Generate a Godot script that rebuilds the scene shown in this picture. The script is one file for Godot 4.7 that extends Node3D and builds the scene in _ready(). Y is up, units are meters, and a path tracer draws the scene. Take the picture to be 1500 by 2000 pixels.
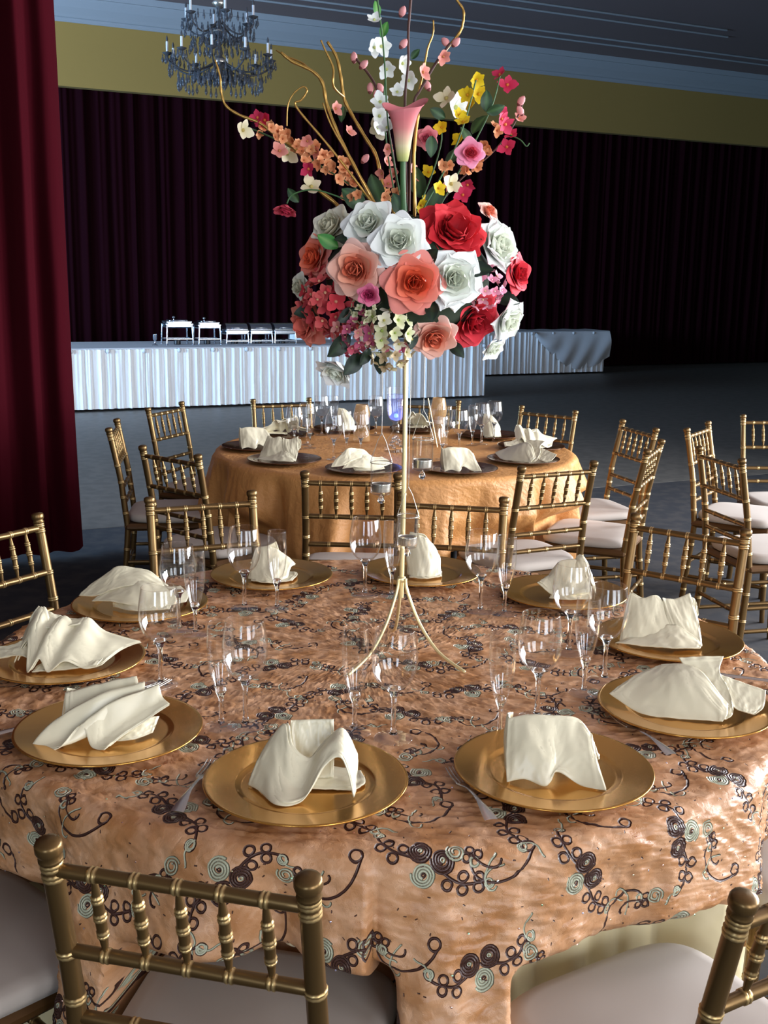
extends Node3D

# Banquet hall: a round table laid for ten with a tall flower centrepiece, a second table,
# gilded bamboo-style chairs, a buffet in front of velvet curtains, daylight from tall windows.

const ROOM_YAW := 26.0            # the hall's long wall against the camera's x axis, degrees
const TABLE_A := Vector3(-0.007, 0, -2.324)
const TABLE_B := Vector3(0.05, 0, -5.32)
const TOP := 0.775
const CEILING := 5.36

var rng := RandomNumberGenerator.new()
var room := Basis()
var m := {}
var taken := {}


# ------------------------------------------------------------------ geometry collector
class Geo:
	var v := PackedVector3Array()
	var t := PackedVector2Array()
	var c := PackedColorArray()
	var ix := PackedInt32Array()
	var col := Color.WHITE

	func vert(p: Vector3, uv := Vector2.ZERO) -> int:
		v.append(p)
		t.append(uv)
		c.append(col)
		return v.size() - 1

	func tri(a: int, b: int, d: int) -> void:
		ix.append(a)
		ix.append(b)
		ix.append(d)

	# surface over u (nu cells) and v (nv cells); fn(u01, v01) -> Vector3
	func grid(nu: int, nv: int, fn: Callable, wrap := false, flip := false, uvs := false) -> void:
		var start := v.size()
		var cols := nu if wrap else nu + 1
		for j in nv + 1:
			for i in cols:
				var p: Vector3 = fn.call(float(i) / nu, float(j) / nv)
				vert(p, Vector2(p.x, p.z) if uvs else Vector2(float(i) / nu, float(j) / nv))
		for j in nv:
			for i in nu:
				var i2 := (i + 1) % cols
				var a := start + j * cols + i
				var b := start + j * cols + i2
				var d := start + (j + 1) * cols + i2
				var e := start + (j + 1) * cols + i
				if flip:
					tri(a, d, b)
					tri(a, e, d)
				else:
					tri(a, b, d)
					tri(a, d, e)

	# profile of (radius, height) turned round y; bottom to top on the outside
	func lathe(profile: PackedVector2Array, seg := 32, at := Transform3D()) -> void:
		var start := v.size()
		for p in profile:
			for i in seg:
				var a := TAU * i / seg
				vert(at * Vector3(p.x * sin(a), p.y, p.x * cos(a)), Vector2(float(i) / seg, p.y))
		for j in profile.size() - 1:
			for i in seg:
				var i2 := (i + 1) % seg
				var a := start + j * seg + i
				var b := start + j * seg + i2
				tri(a, b + seg, b)
				tri(a, a + seg, b + seg)

	# tube along a path with one radius per point
	func tube(path: PackedVector3Array, radii: PackedFloat32Array, seg := 10, tints := PackedColorArray()) -> void:
		var start := v.size()
		var n := path.size()
		var side := Vector3.ZERO
		for j in n:
			var dir := (path[mini(j + 1, n - 1)] - path[maxi(j - 1, 0)]).normalized()
			if side == Vector3.ZERO:
				side = dir.cross(Vector3.UP if absf(dir.y) < 0.9 else Vector3.RIGHT).normalized()
			side = (side - dir * side.dot(dir)).normalized()
			var other := dir.cross(side)
			if tints.size():
				col = tints[j]
			for i in seg:
				var a := TAU * i / seg
				vert(path[j] + (side * cos(a) + other * sin(a)) * radii[j], Vector2(float(i) / seg, float(j) / n))
		for j in n - 1:
			for i in seg:
				var i2 := (i + 1) % seg
				var a := start + j * seg + i
				var b := start + j * seg + i2
				tri(a, b + seg, b)
				tri(a, a + seg, b + seg)
		var lo := vert(path[0])
		var hi := vert(path[n - 1])
		for i in seg:
			var i2 := (i + 1) % seg
			tri(lo, start + i, start + i2)
			tri(hi, start + (n - 1) * seg + i2, start + (n - 1) * seg + i)

	func flat(points: Array, middle: Vector3) -> void:
		var nn: Vector3 = (points[2] - points[0]).cross(points[1] - points[0])
		if nn.dot(points[0] - middle) < 0:
			points.reverse()
		var first := v.size()
		for p in points:
			vert(p)
		for i in range(1, points.size() - 1):
			tri(first, first + i, first + i + 1)

	# chamfered box
	func box(at: Transform3D, size: Vector3, b := 0.002) -> void:
		var h := size / 2.0
		b = minf(b, minf(h.x, minf(h.y, h.z)) * 0.9)
		var pt := func(s: Vector3, axis: int) -> Vector3:
			var q := Vector3(s.x * (h.x - b), s.y * (h.y - b), s.z * (h.z - b))
			q[axis] = s[axis] * h[axis]
			return at * q
		for ax in 3:
			var a1 := (ax + 1) % 3
			var a2 := (ax + 2) % 3
			for s in [-1.0, 1.0]:
				var ring := []
				for k in [[-1.0, -1.0], [1.0, -1.0], [1.0, 1.0], [-1.0, 1.0]]:
					var sg := Vector3()
					sg[ax] = s
					sg[a1] = k[0]
					sg[a2] = k[1]
					ring.append(pt.call(sg, ax))
				flat(ring, at.origin)
				for s2 in [-1.0, 1.0]:
					var p := Vector3()
					p[ax] = s
					p[a1] = s2
					p[a2] = -1.0
					var q := p
					q[a2] = 1.0
					flat([pt.call(p, ax), pt.call(q, ax), pt.call(q, a1), pt.call(p, a1)], at.origin)
		for sx in [-1.0, 1.0]:
			for sy in [-1.0, 1.0]:
				for sz in [-1.0, 1.0]:
					var s := Vector3(sx, sy, sz)
					flat([pt.call(s, 0), pt.call(s, 1), pt.call(s, 2)], at.origin)

	# cloth patch through rows of control points, with thickness
	func patch(rows: Array, nu: int, nv: int, thick: float) -> void:
		var nr := rows.size()
		var nc: int = rows[0].size()
		var cr := func(a: Vector3, b: Vector3, d: Vector3, e: Vector3, x: float) -> Vector3:
			return 0.5 * ((2.0 * b) + (d - a) * x + (2.0 * a - 5.0 * b + 4.0 * d - e) * x * x + (3.0 * b - a - 3.0 * d + e) * x * x * x)
		var at := func(u: float, w: float) -> Vector3:
			var y := minf(w * (nr - 1), nr - 1.0001)
			var j := int(y)
			var x := minf(u * (nc - 1), nc - 1.0001)
			var i := int(x)
			var q := []
			for jj in [maxi(j - 1, 0), j, mini(j + 1, nr - 1), mini(j + 2, nr - 1)]:
				var r: PackedVector3Array = rows[jj]
				q.append(cr.call(r[maxi(i - 1, 0)], r[i], r[mini(i + 1, nc - 1)], r[mini(i + 2, nc - 1)], x - i))
			return cr.call(q[0], q[1], q[2], q[3], y - j)
		var pos := []
		for j in nv + 1:
			for i in nu + 1:
				pos.append(at.call(float(i) / nu, float(j) / nv))
		var s := nu + 1
		var up := v.size()
		var nrm := []
		for j in nv + 1:
			for i in nu + 1:
				var du: Vector3 = pos[j * s + mini(i + 1, nu)] - pos[j * s + maxi(i - 1, 0)]
				var dv: Vector3 = pos[mini(j + 1, nv) * s + i] - pos[maxi(j - 1, 0) * s + i]
				nrm.append(dv.cross(du).normalized())
		# soft creases and a stitched hem line a little inside the edges
		var n := FastNoiseLite.new()
		n.seed = 4 + nc
		n.frequency = 1.0
		for k in pos.size():
			var u := float(k % s) / nu
			var w := float(k / s) / nv
			var edge := minf(minf(u, 1.0 - u), minf(w, 1.0 - w))
			var dent := 0.0011 * smoothstep(0.03, 0.0, absf(edge - 0.085))
			pos[k] += nrm[k] * (0.0026 * n.get_noise_2d(u * 5.0 + w * 2.0, w * 2.2) - dent)
		for k in pos.size():
			vert(pos[k] + nrm[k] * thick * 0.5)
		var dn := v.size()
		for k in pos.size():
			vert(pos[k] - nrm[k] * thick * 0.5)
		for j in nv:
			for i in nu:
				var a := j * s + i
				tri(up + a, up + a + 1, up + a + s + 1)
				tri(up + a, up + a + s + 1, up + a + s)
				tri(dn + a, dn + a + s + 1, dn + a + 1)
				tri(dn + a, dn + a + s, dn + a + s + 1)
		for i in nu:
			for e in [[i, i + 1], [nv * s + i + 1, nv * s + i]]:
				tri(up + e[0], dn + e[1], up + e[1])
				tri(up + e[0], dn + e[0], dn + e[1])
		for j in nv:
			for e in [[(j + 1) * s, j * s], [j * s + nu, (j + 1) * s + nu]]:
				tri(up + e[0], dn + e[1], up + e[1])
				tri(up + e[0], dn + e[0], dn + e[1])

	func add(other: Geo, at: Transform3D, tint := Color(-1, 0, 0)) -> void:
		var first := v.size()
		for k in other.v.size():
			v.append(at * other.v[k])
			t.append(other.t[k])
			c.append(other.c[k] if tint.r < 0 else tint * other.c[k])
		for k in other.ix:
			ix.append(first + k)

	func mesh() -> ArrayMesh:
		var n := PackedVector3Array()
		n.resize(v.size())
		for k in range(0, ix.size(), 3):
			var a := ix[k]
			var b := ix[k + 1]
			var d := ix[k + 2]
			var f := (v[d] - v[a]).cross(v[b] - v[a])
			n[a] += f
			n[b] += f
			n[d] += f
		for k in n.size():
			n[k] = n[k].normalized() if n[k].length_squared() > 1e-24 else Vector3.UP
		var arr := []
		arr.resize(Mesh.ARRAY_MAX)
		arr[Mesh.ARRAY_VERTEX] = v
		arr[Mesh.ARRAY_NORMAL] = n
		arr[Mesh.ARRAY_TEX_UV] = t
		arr[Mesh.ARRAY_COLOR] = c
		arr[Mesh.ARRAY_INDEX] = ix
		var out := ArrayMesh.new()
		out.add_surface_from_arrays(Mesh.PRIMITIVE_TRIANGLES, arr)
		return out


# ------------------------------------------------------------------ naming and tagging
func numbered(called: String) -> String:
	var k: int = taken.get(called, 0)
	taken[called] = k + 1
	return called if k == 0 else "%s_%03d" % [called, k]


func thing(called: String, label: String, category: String, at := Vector3.ZERO, yaw := 0.0, group := "") -> Node3D:
	var o := Node3D.new()
	o.name = numbered(called)
	add_child(o, true)
	o.position = at
	o.rotation_degrees.y = yaw
	tag(o, label, category, group)
	return o


func tag(o: Node3D, label: String, category: String, group := "") -> void:
	o.set_meta("label", label)
	o.set_meta("category", category)
	if group != "":
		o.set_meta("group", group)


func put(called: String, what: Variant, material: Material, parent: Node = null, at := Transform3D()) -> MeshInstance3D:
	var o := MeshInstance3D.new()
	var top := parent == null
	o.name = numbered(called) if top else called
	o.mesh = what.mesh() if what is Geo else what
	o.material_override = material
	o.transform = at
	(self if top else parent).add_child(o, true)
	return o


func struct(called: String, what: Variant, material: Material, label: String, category: String, at := Transform3D()) -> MeshInstance3D:
	var o := put(called, what, material, null, at)
	tag(o, label, category)
	o.set_meta("kind", "structure")
	return o


func copy_of(o: Node3D, at: Vector3, yaw: float, label: String) -> Node3D:
	var d: Node3D = o.duplicate()
	d.name = numbered(String(o.name).rstrip("0123456789").trim_suffix("_"))
	add_child(d, true)
	d.position = at
	d.rotation_degrees.y = yaw
	d.set_meta("label", label)
	return d


func mat(color: Color, rough: float, metal := 0.0, vertex := false) -> StandardMaterial3D:
	var s := StandardMaterial3D.new()
	s.albedo_color = color
	s.roughness = rough
	s.metallic = metal
	s.vertex_color_use_as_albedo = vertex
	s.cull_mode = BaseMaterial3D.CULL_DISABLED
	return s


func lin(r: float, g: float, b: float) -> Color:      # sRGB 0..255 as a linear vertex colour
	return Color(r / 255.0, g / 255.0, b / 255.0).srgb_to_linear()


func at_room(d: float, n: float, y := 0.0) -> Vector3:   # d along the far wall to the right, n away from the camera
	return room * Vector3(d, y, -n)


func rx(d: float, n: float, y := 0.0) -> Transform3D:
	return Transform3D(room, at_room(d, n, y))


func mv(x: float, y: float, z: float) -> Transform3D:
	return Transform3D(Basis(), Vector3(x, y, z))


func smooth(points: PackedVector3Array, per := 6) -> PackedVector3Array:
	var out := PackedVector3Array()
	var n := points.size()
	for i in n - 1:
		for k in per:
			out.append(points[i].cubic_interpolate(points[i + 1], points[maxi(i - 1, 0)], points[mini(i + 2, n - 1)], float(k) / per))
	out.append(points[n - 1])
	return out


func evenly(n: int, r: float) -> PackedFloat32Array:
	var out := PackedFloat32Array()
	out.resize(n)
	out.fill(r)
	return out


func vecs(a: Array, k := 0.001) -> PackedVector3Array:
	var out := PackedVector3Array()
	for p in a:
		out.append(Vector3(p[0], p[1], p[2]) * k)
	return out


# ------------------------------------------------------------------ scene
func _ready() -> void:
	rng.seed = 77
	room = Basis(Vector3.UP, deg_to_rad(ROOM_YAW))

	# camera
	var cam := Camera3D.new()
	cam.name = "camera"
	var p := 0.20788
	var r := 0.01601
	var up := Vector3(0, cos(p), -sin(p))
	cam.transform = Transform3D(Basis(Vector3.RIGHT * cos(r) + up * sin(r), up * cos(r) - Vector3.RIGHT * sin(r), Vector3(0, sin(p), cos(p))), Vector3(0, 1.5812, 0))
	cam.fov = 49.45
	cam.near = 0.02
	cam.far = 200.0
	cam.current = true
	add_child(cam)

	# environment: pale overcast sky outside the windows
	var env := Environment.new()
	env.background_mode = Environment.BG_COLOR
	env.background_color = Color(0.74, 0.85, 1.0)
	env.background_energy_multiplier = 0.6
	env.tonemap_mode = Environment.TONE_MAPPER_LINEAR
	env.tonemap_exposure = 1.0
	env.sdfgi_enabled = true
	env.ssao_enabled = true
	env.ssil_enabled = true
	var we := WorldEnvironment.new()
	we.name = "environment"
	we.environment = env
	add_child(we)

	# daylight entering by the windows behind the camera and by those beyond the side curtain
	for k in 3:
		daylight("daylight_right", at_room(7.86, -1.2 + 2.3 * k, 1.9), Vector3(-1, 0, 0), Vector2(1.6, 2.6), 58.0)
	for k in 2:
		daylight("daylight_rear", at_room(0.9 + 2.6 * k, -3.06, 1.9), Vector3(0, 0, -1), Vector2(1.6, 2.6), 11.0)
	daylight("daylight_rear", at_room(-3.4, -3.06, 1.9), Vector3(0, 0, -1), Vector2(1.6, 2.6), 12.0, Color(0.84, 0.92, 1.0))
	for k in 3:
		daylight("daylight_side", at_room(-7.86, 8.0 + 2.5 * k, 1.9), Vector3(1, 0, 0), Vector2(1.9, 2.6), 108.0, Color(0.66, 0.83, 1.0))

	materials()
	shell()
	curtains()
	buffet()
	tables()
	chairs()
	settings()
	glasses()
	centrepiece()
	second_centrepiece()
	chandelier()


func daylight(called: String, at: Vector3, towards: Vector3, size: Vector2, power: float, tint := Color(0.95, 0.97, 1.0)) -> void:
	var l := AreaLight3D.new()
	l.name = called
	l.area_size = size
	l.light_color = tint
	l.light_energy = power
	l.shadow_enabled = true
	l.set("area_range", 60.0)
	add_child(l, true)
	l.global_transform = Transform3D(room * Basis.looking_at(towards), at)


# ------------------------------------------------------------------ materials
func noise_tex(freq: float, kind: int, size := 512, normal := false, strength := 4.0) -> Image:
	var n := FastNoiseLite.new()
	n.seed = 9
	n.noise_type = FastNoiseLite.TYPE_SIMPLEX_SMOOTH
	n.frequency = freq
	n.fractal_type = kind as FastNoiseLite.FractalType
	n.fractal_octaves = 4
	var im := n.get_seamless_image(size, size)
	if normal:
		im.convert(Image.FORMAT_RGBA8)
		im.bump_map_to_normal_map(strength)
	return im


func ramp_tex(freq: float, a: Color, b: Color, size := 512) -> ImageTexture:
	var src := noise_tex(freq, FastNoiseLite.FRACTAL_FBM, size)
	src.convert(Image.FORMAT_L8)
	var bytes := src.get_data()
	var out := PackedByteArray()
	out.resize(size * size * 3)
	for k in size * size:
		var c := a.lerp(b, clampf((bytes[k] / 255.0 - 0.3) / 0.4, 0.0, 1.0))
		out[k * 3] = c.r8
		out[k * 3 + 1] = c.g8
		out[k * 3 + 2] = c.b8
	return ImageTexture.create_from_image(Image.create_from_data(size, size, false, Image.FORMAT_RGB8, out))


func materials() -> void:
	m.gold = mat(Color.WHITE, 0.34, 0.75, true)
	m.frame = mat(Color8(92, 62, 30), 0.45, 0.35)
	m.cushion = mat(Color8(176, 165, 155), 0.85)
	m.cushion.rim_enabled = true
	m.cushion.rim = 0.3
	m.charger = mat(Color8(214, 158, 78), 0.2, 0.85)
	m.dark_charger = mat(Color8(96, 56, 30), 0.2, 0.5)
	m.napkin = mat(Color8(222, 213, 184), 0.4)
	m.napkin.clearcoat_enabled = true
	m.napkin.clearcoat = 0.5
	m.napkin.clearcoat_roughness = 0.3
	m.pane = mat(Color(1, 1, 1, 0.0), 0.0)
	m.pane.transparency = BaseMaterial3D.TRANSPARENCY_ALPHA
	m.glass = mat(Color(1, 1, 1, 0.0), 0.0)
	m.glass.refraction_enabled = true
	m.glass.refraction_scale = 0.05
	m.amber = mat(Color(0.80, 0.64, 0.42, 0.34), 0.05)
	m.amber.transparency = BaseMaterial3D.TRANSPARENCY_ALPHA
	m.silver = mat(Color8(212, 207, 196), 0.25, 0.9)
	m.steel = mat(Color8(190, 196, 205), 0.16, 0.95)
	m.black = mat(Color8(20, 20, 22), 0.4)
	m.wax = mat(Color8(226, 226, 224), 0.5)
	m.brass = mat(Color8(244, 224, 168), 0.3, 0.6)
	m.branch = mat(Color8(176, 136, 68), 0.3, 0.65)
	m.bark = mat(Color8(78, 46, 40), 0.7)
	m.stem = mat(Color8(58, 96, 52), 0.6)
	m.petal = mat(Color.WHITE, 0.75, 0.0, true)
	m.petal.backlight_enabled = true
	m.petal.backlight = Color(0.25, 0.25, 0.25)
	m.leaf = mat(Color.WHITE, 0.5, 0.0, true)
	m.satin = mat(Color8(236, 220, 178), 0.3)
	m.satin.clearcoat_enabled = true
	m.satin.clearcoat = 0.5
	m.satin.clearcoat_roughness = 0.2
	m.satin.rim_enabled = true
	m.satin.rim = 0.4
	m.skirt = mat(Color8(240, 242, 244), 0.6)
	m.linen = mat(Color8(206, 208, 212), 0.8)
	m.velvet = mat(Color8(54, 9, 17), 0.95)
	m.velvet.rim_enabled = true
	m.velvet.rim = 0.4
	m.velvet.rim_tint = 0.9
	m.velvet.metallic_specular = 0.1
	m.stage = mat(Color8(30, 7, 13), 0.95)
	m.stage.metallic_specular = 0.1
	m.yellow = mat(Color8(158, 128, 66), 0.9)
	m.white_paint = mat(Color8(150, 156, 162), 0.8)
	m.ceiling = mat(Color8(126, 110, 110), 0.95)
	m.wall = mat(Color8(150, 140, 120), 0.9)
	m.dance = mat(Color.WHITE, 0.5)
	m.dance.albedo_texture = ramp_tex(0.02, Color8(88, 85, 80), Color8(100, 96, 90), 512)
	m.dance.uv1_triplanar = true
	m.dance.uv1_world_triplanar = true
	m.dance.uv1_scale = Vector3(0.7, 0.7, 0.7)
	m.carpet = mat(Color.WHITE, 0.97)
	m.carpet.albedo_texture = ramp_tex(0.012, Color8(20, 20, 27), Color8(42, 38, 38), 512)
	m.carpet.uv1_triplanar = true
	m.carpet.uv1_world_triplanar = true
	m.carpet.uv1_scale = Vector3(1.1, 1.1, 1.1)
	m.crystal = mat(Color(0.26, 0.27, 0.30, 0.7), 0.3)
	m.crystal.transparency = BaseMaterial3D.TRANSPARENCY_ALPHA
	m.tint_glass = mat(Color(0.72, 0.78, 1.0, 0.10), 0.02)
	m.tint_glass.transparency = BaseMaterial3D.TRANSPARENCY_ALPHA
	m.iron = mat(Color8(58, 58, 62), 0.7, 0.0)
	m.bulb = mat(Color8(200, 200, 205), 0.3)
	m.led = mat(Color8(120, 150, 255), 0.3)
	m.led.emission_enabled = true
	m.led.emission = Color(0.35, 0.5, 1.0)
	m.led.emission_energy_multiplier = 3.0
	m.lampglass = mat(Color8(238, 240, 240), 0.4)
	m.sequin = mat(Color.WHITE, 0.12, 0.9, true)
	embroidered()
	# crinkled plain taffeta of the second table
	m.taffeta = mat(Color8(206, 146, 84), 0.55, 0.0)
	m.taffeta.normal_enabled = true
	m.taffeta.normal_scale = 0.35
	m.taffeta.normal_texture = ImageTexture.create_from_image(noise_tex(0.02, FastNoiseLite.FRACTAL_RIDGED, 512, true, 6.0))
	m.taffeta.uv1_scale = Vector3(3.0, 3.0, 3.0)


# The lace tile: cords stitched in spirals, tendrils and small loops on crinkled taffeta. 2048 px = 0.8 m.
var px_color := PackedByteArray()
var px_high := PackedByteArray()
const TILE := 2048


func stamp(x: float, y: float, radius: float, cr: Color, h: int) -> void:
	var rr := radius * radius
	for yy in range(int(y - radius), int(y + radius) + 1):
		for xx in range(int(x - radius), int(x + radius) + 1):
			var dd := (xx - x) * (xx - x) + (yy - y) * (yy - y)
			if dd > rr:
				continue
			var k := posmod(yy, TILE) * TILE + posmod(xx, TILE)
			var g := 0.86 + 0.14 * sin((xx + yy) * 1.3)
			px_color[k * 3] = int(cr.r8 * g)
			px_color[k * 3 + 1] = int(cr.g8 * g)
			px_color[k * 3 + 2] = int(cr.b8 * g)
			px_high[k] = maxi(px_high[k], int(h * sqrt(1.0 - 0.8 * dd / rr)))


func cord(points: PackedVector2Array, radius: float, cr: Color) -> void:
	for i in points.size() - 1:
		var d := points[i].distance_to(points[i + 1])
		var n := maxi(1, int(d / 2.0))
		for k in n:
			var q := points[i].lerp(points[i + 1], float(k) / n)
			stamp(q.x, q.y, radius, cr, 255)


func loop_at(c: Vector2, rad: float, cr: Color, turns := 1.0, grow := 0.0, start := 0.0, width := 5.2) -> void:
	var pts := PackedVector2Array()
	var n := int(18 * turns) + 2
	for k in n + 1:
		var a := start + TAU * turns * k / n
		pts.append(c + Vector2.from_angle(a) * (rad + grow * k / n))
	cord(pts, width, cr)


func wander(from: Vector2, dir: float, length: float, bend: float, cr: Color, width := 5.6, curl := 0.0) -> Array:
	var pts := PackedVector2Array([from])
	var q := from
	var a := dir
	var n := int(length / 8.0)
	for k in n:
		var f := float(k) / n
		a += (bend * sin(f * PI) + curl * maxf(0.0, f - 0.6) * 2.5) * 8.0 / 100.0
		q += Vector2.from_angle(a) * 8.0
		pts.append(q)
	cord(pts, width, cr)
	return [q, a, pts]


func embroidered() -> void:
	var g := RandomNumberGenerator.new()
	g.seed = 41
	var small := 1024
	var n1 := FastNoiseLite.new()
	n1.seed = 3
	n1.frequency = 0.006
	n1.fractal_type = FastNoiseLite.FRACTAL_RIDGED
	n1.fractal_octaves = 4
	n1.domain_warp_enabled = true
	n1.domain_warp_amplitude = 40.0
	var im := n1.get_seamless_image(small, small)
	im.convert(Image.FORMAT_L8)
	var src := im.get_data()
	var base := PackedByteArray()
	base.resize(small * small * 3)
	for k in small * small:
		var f := src[k] / 255.0
		f = clampf((f - 0.2) * 1.25, 0.0, 1.0)
		base[k * 3] = int(172 + 46 * f)
		base[k * 3 + 1] = int(118 + 54 * f)
		base[k * 3 + 2] = int(72 + 64 * f)
	var col := Image.create_from_data(small, small, false, Image.FORMAT_RGB8, base)
	col.resize(TILE, TILE, Image.INTERPOLATE_BILINEAR)
	px_color = col.get_data()
	im.resize(TILE, TILE, Image.INTERPOLATE_CUBIC)
	px_high = im.get_data()
	for k in px_high.size():
		px_high[k] = px_high[k] * 2 / 5
	var brown := Color8(80, 48, 40)
	var mint := Color8(206, 208, 178)
	var cell := TILE / 6.0
	for row in 6:
		for column in 6:
			var c := Vector2((column + 0.5 + g.randf_range(-0.18, 0.18)) * cell, (row + 0.5 + g.randf_range(-0.18, 0.18)) * cell)
			var dir := g.randf() * TAU
			if (row + column) % 2 == 0:
				# three coiled rosettes
				for k in 3:
					var o := c + Vector2.from_angle(dir + k * TAU / 3) * 52.0
					var outer := mint if k == 0 else brown
					loop_at(o, 6, mint if k > 0 else brown, 1.0, 2, 0, 4)
					loop_at(o, 12, outer, 3.2, 34, dir, 5.0)
				for s in [1.0, -1.0]:
					var e := wander(c + Vector2.from_angle(dir + s * 1.4) * 70, dir + s * 1.4, 170, s * 0.9, brown)
					var pts: PackedVector2Array = e[2]
					for k in 5:
						var q := pts[mini(4 + k * 4, pts.size() - 1)]
						var side := 1.0 if k % 2 == 0 else -1.0
						loop_at(q + Vector2.from_angle(dir + s * 1.4 + side * PI / 2) * 27, 19, brown, 1.0)
					loop_at(e[0] + Vector2.from_angle(e[1] + 0.8) * 20, 20, mint, 1.6, -10, e[1], 4)
					wander(e[0], e[1] + s, 110, -s * 2.4, mint, 4.0, s * 5.0)
			else:
				# long tendril with a hooked end and a leaf of mint cord
				var e := wander(c - Vector2.from_angle(dir) * 150, dir - 0.7, 360, 0.75, brown, 5.4, 2.0)
				loop_at(c - Vector2.from_angle(dir) * 150 + Vector2.from_angle(dir + 1.2) * 24, 24, brown, 1.0)
				for k in 4:
					loop_at(e[0] + Vector2.from_angle(k * 1.6 + dir) * 24, 15, brown if k < 3 else mint, 1.0)
				loop_at(e[0] + Vector2.from_angle(dir + 0.6) * 62, 10, mint, 2.2, 26, dir, 4.4)
				wander(c + Vector2.from_angle(dir + 1.8) * 34, dir - 0.5, 190, -1.1, mint, 4.2, -7.0)
				wander(e[0], e[1] + 1.9, 150, -1.2, brown, 4.6, -6.0)
	for k in 260:                      # small stitched flecks
		var q := Vector2(g.randf(), g.randf()) * TILE
		cord(PackedVector2Array([q, q + Vector2.from_angle(g.randf() * TAU) * 10]), 2.2, Color8(120, 84, 74))
	var col2 := Image.create_from_data(TILE, TILE, false, Image.FORMAT_RGB8, px_color)
	var hi2 := Image.create_from_data(TILE, TILE, false, Image.FORMAT_L8, px_high)
	m.lace = mat(Color.WHITE, 0.4)
	m.lace.albedo_texture = ImageTexture.create_from_image(col2)
	m.lace.heightmap_enabled = true
	m.lace.heightmap_scale = 0.45
	m.lace.heightmap_texture = ImageTexture.create_from_image(hi2)
	m.lace.uv1_scale = Vector3(1.25, 1.25, 1.25)
	m.lace.metallic_specular = 0.5


# ------------------------------------------------------------------ the hall
func slab(size: Vector3, b := 0.004) -> Geo:
	var g := Geo.new()
	g.box(Transform3D(), size, b)
	return g


func shell() -> void:
	# floor: dark carpet by the windows, grey dance floor beyond a straight seam
	struct("floor", slab(Vector3(27.2, 0.3, 23.2)), m.carpet, "dark patterned carpet running under the laid tables", "floor", rx(5.3, 6.3, -0.15))
	var seam := 6.95
	struct("floor", slab(Vector3(26.5, 0.012, 17.5 - seam), 0.0003), m.dance, "plain grey dance floor between the tables and the velvet curtain", "floor", rx(5.3, (seam + 17.5) / 2, -0.0045))
	struct("ceiling", slab(Vector3(27.2, 0.3, 23.2)), m.ceiling, "dim grey ceiling with flat moulded strips", "ceiling", rx(5.3, 6.3, CEILING + 0.15))
	# far wall and the yellow soffit wall above the curtain
	struct("wall_back", slab(Vector3(27.2, CEILING + 0.3, 0.3)), m.wall, "wall hidden behind the velvet stage curtain", "wall", rx(5.3, 17.75, CEILING / 2))
	struct("wall_soffit", slab(Vector3(26.6, CEILING - 4.15, 0.16)), m.yellow, "mustard yellow wall band above the dark red curtain", "wall", rx(5.3, 16.98, 4.15 + (CEILING - 4.15) / 2))
	struct("wall_far_right", slab(Vector3(0.3, CEILING, 12.9)), m.wall, "beige side wall of the hall", "wall", rx(18.75, 11.3, CEILING / 2))
	window_wall("wall_rear", "wall with tall windows behind the camera", rx(4.5, -3.35), 25.6, [-3.4, 0.9, 3.5], 4.5, 1.6)
	var side := Transform3D(room * Basis(Vector3.UP, PI / 2), at_room(-8.15, 6.3))
	window_wall("wall_left", "side wall with tall windows beyond the red curtain", side, 23.2, [8.0, 10.5, 13.0], 6.3, 1.9)
	var near_side := Transform3D(room * Basis(Vector3.UP, PI / 2), at_room(8.15, 0.85))
	window_wall("wall_right", "wall with tall windows to the right of the laid tables", near_side, 8.5, [-1.2, 1.1, 3.4], 0.85, 1.6)
	struct("wall_return", slab(Vector3(10.6, CEILING, 0.3)), m.wall, "short return wall where the hall widens to the right", "wall", rx(13.3, 5.25, CEILING / 2))
	# crown moulding: a sloped, stepped profile run along the soffit
	var prof := PackedVector2Array([Vector2(0, 5.0), Vector2(0.012, 5.0), Vector2(0.03, 5.02), Vector2(0.03, 5.05), Vector2(0.055, 5.06), Vector2(0.09, 5.1), Vector2(0.16, 5.17), Vector2(0.22, 5.25), Vector2(0.24, 5.28), Vector2(0.27, 5.28), Vector2(0.28, 5.3), Vector2(0.3, 5.34), Vector2(0.31, 5.358), Vector2(0, 5.358)])
	var g := Geo.new()
	for k in prof.size() - 1:
		var a := prof[k]
		var b := prof[k + 1]
		var mid := Vector3(0, 5.25, -0.05)
		g.flat([Vector3(-13.2, a.y, a.x), Vector3(13.2, a.y, a.x), Vector3(13.2, b.y, b.x), Vector3(-13.2, b.y, b.x)], mid)
	struct("trim_1", g, m.white_paint, "pale grey crown moulding above the yellow wall band", "moulding", rx(5.3, 16.9))
	# moulded strips on the ceiling
	var strip := func(d0: float, d1: float, n0: float, n1: float) -> void:
		var s := Geo.new()
		var size := Vector3(absf(d1 - d0) + 0.04, 0.03, absf(n1 - n0) + 0.04)
		s.box(Transform3D(), size, 0.012)
		struct("trim_2", s, m.white_paint, "narrow moulded strip on the grey ceiling", "moulding", rx((d0 + d1) / 2, (n0 + n1) / 2, CEILING - 0.016)).set_meta("group", "ceiling strips")
	strip.call(-7.5, 16.8, 15.45, 15.45)
	strip.call(-7.5, 16.8, 15.8, 15.8)
	strip.call(-7.0, 12.5, 14.02, 14.02)
	strip.call(-7.0, 12.85, 14.38, 14.38)


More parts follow.
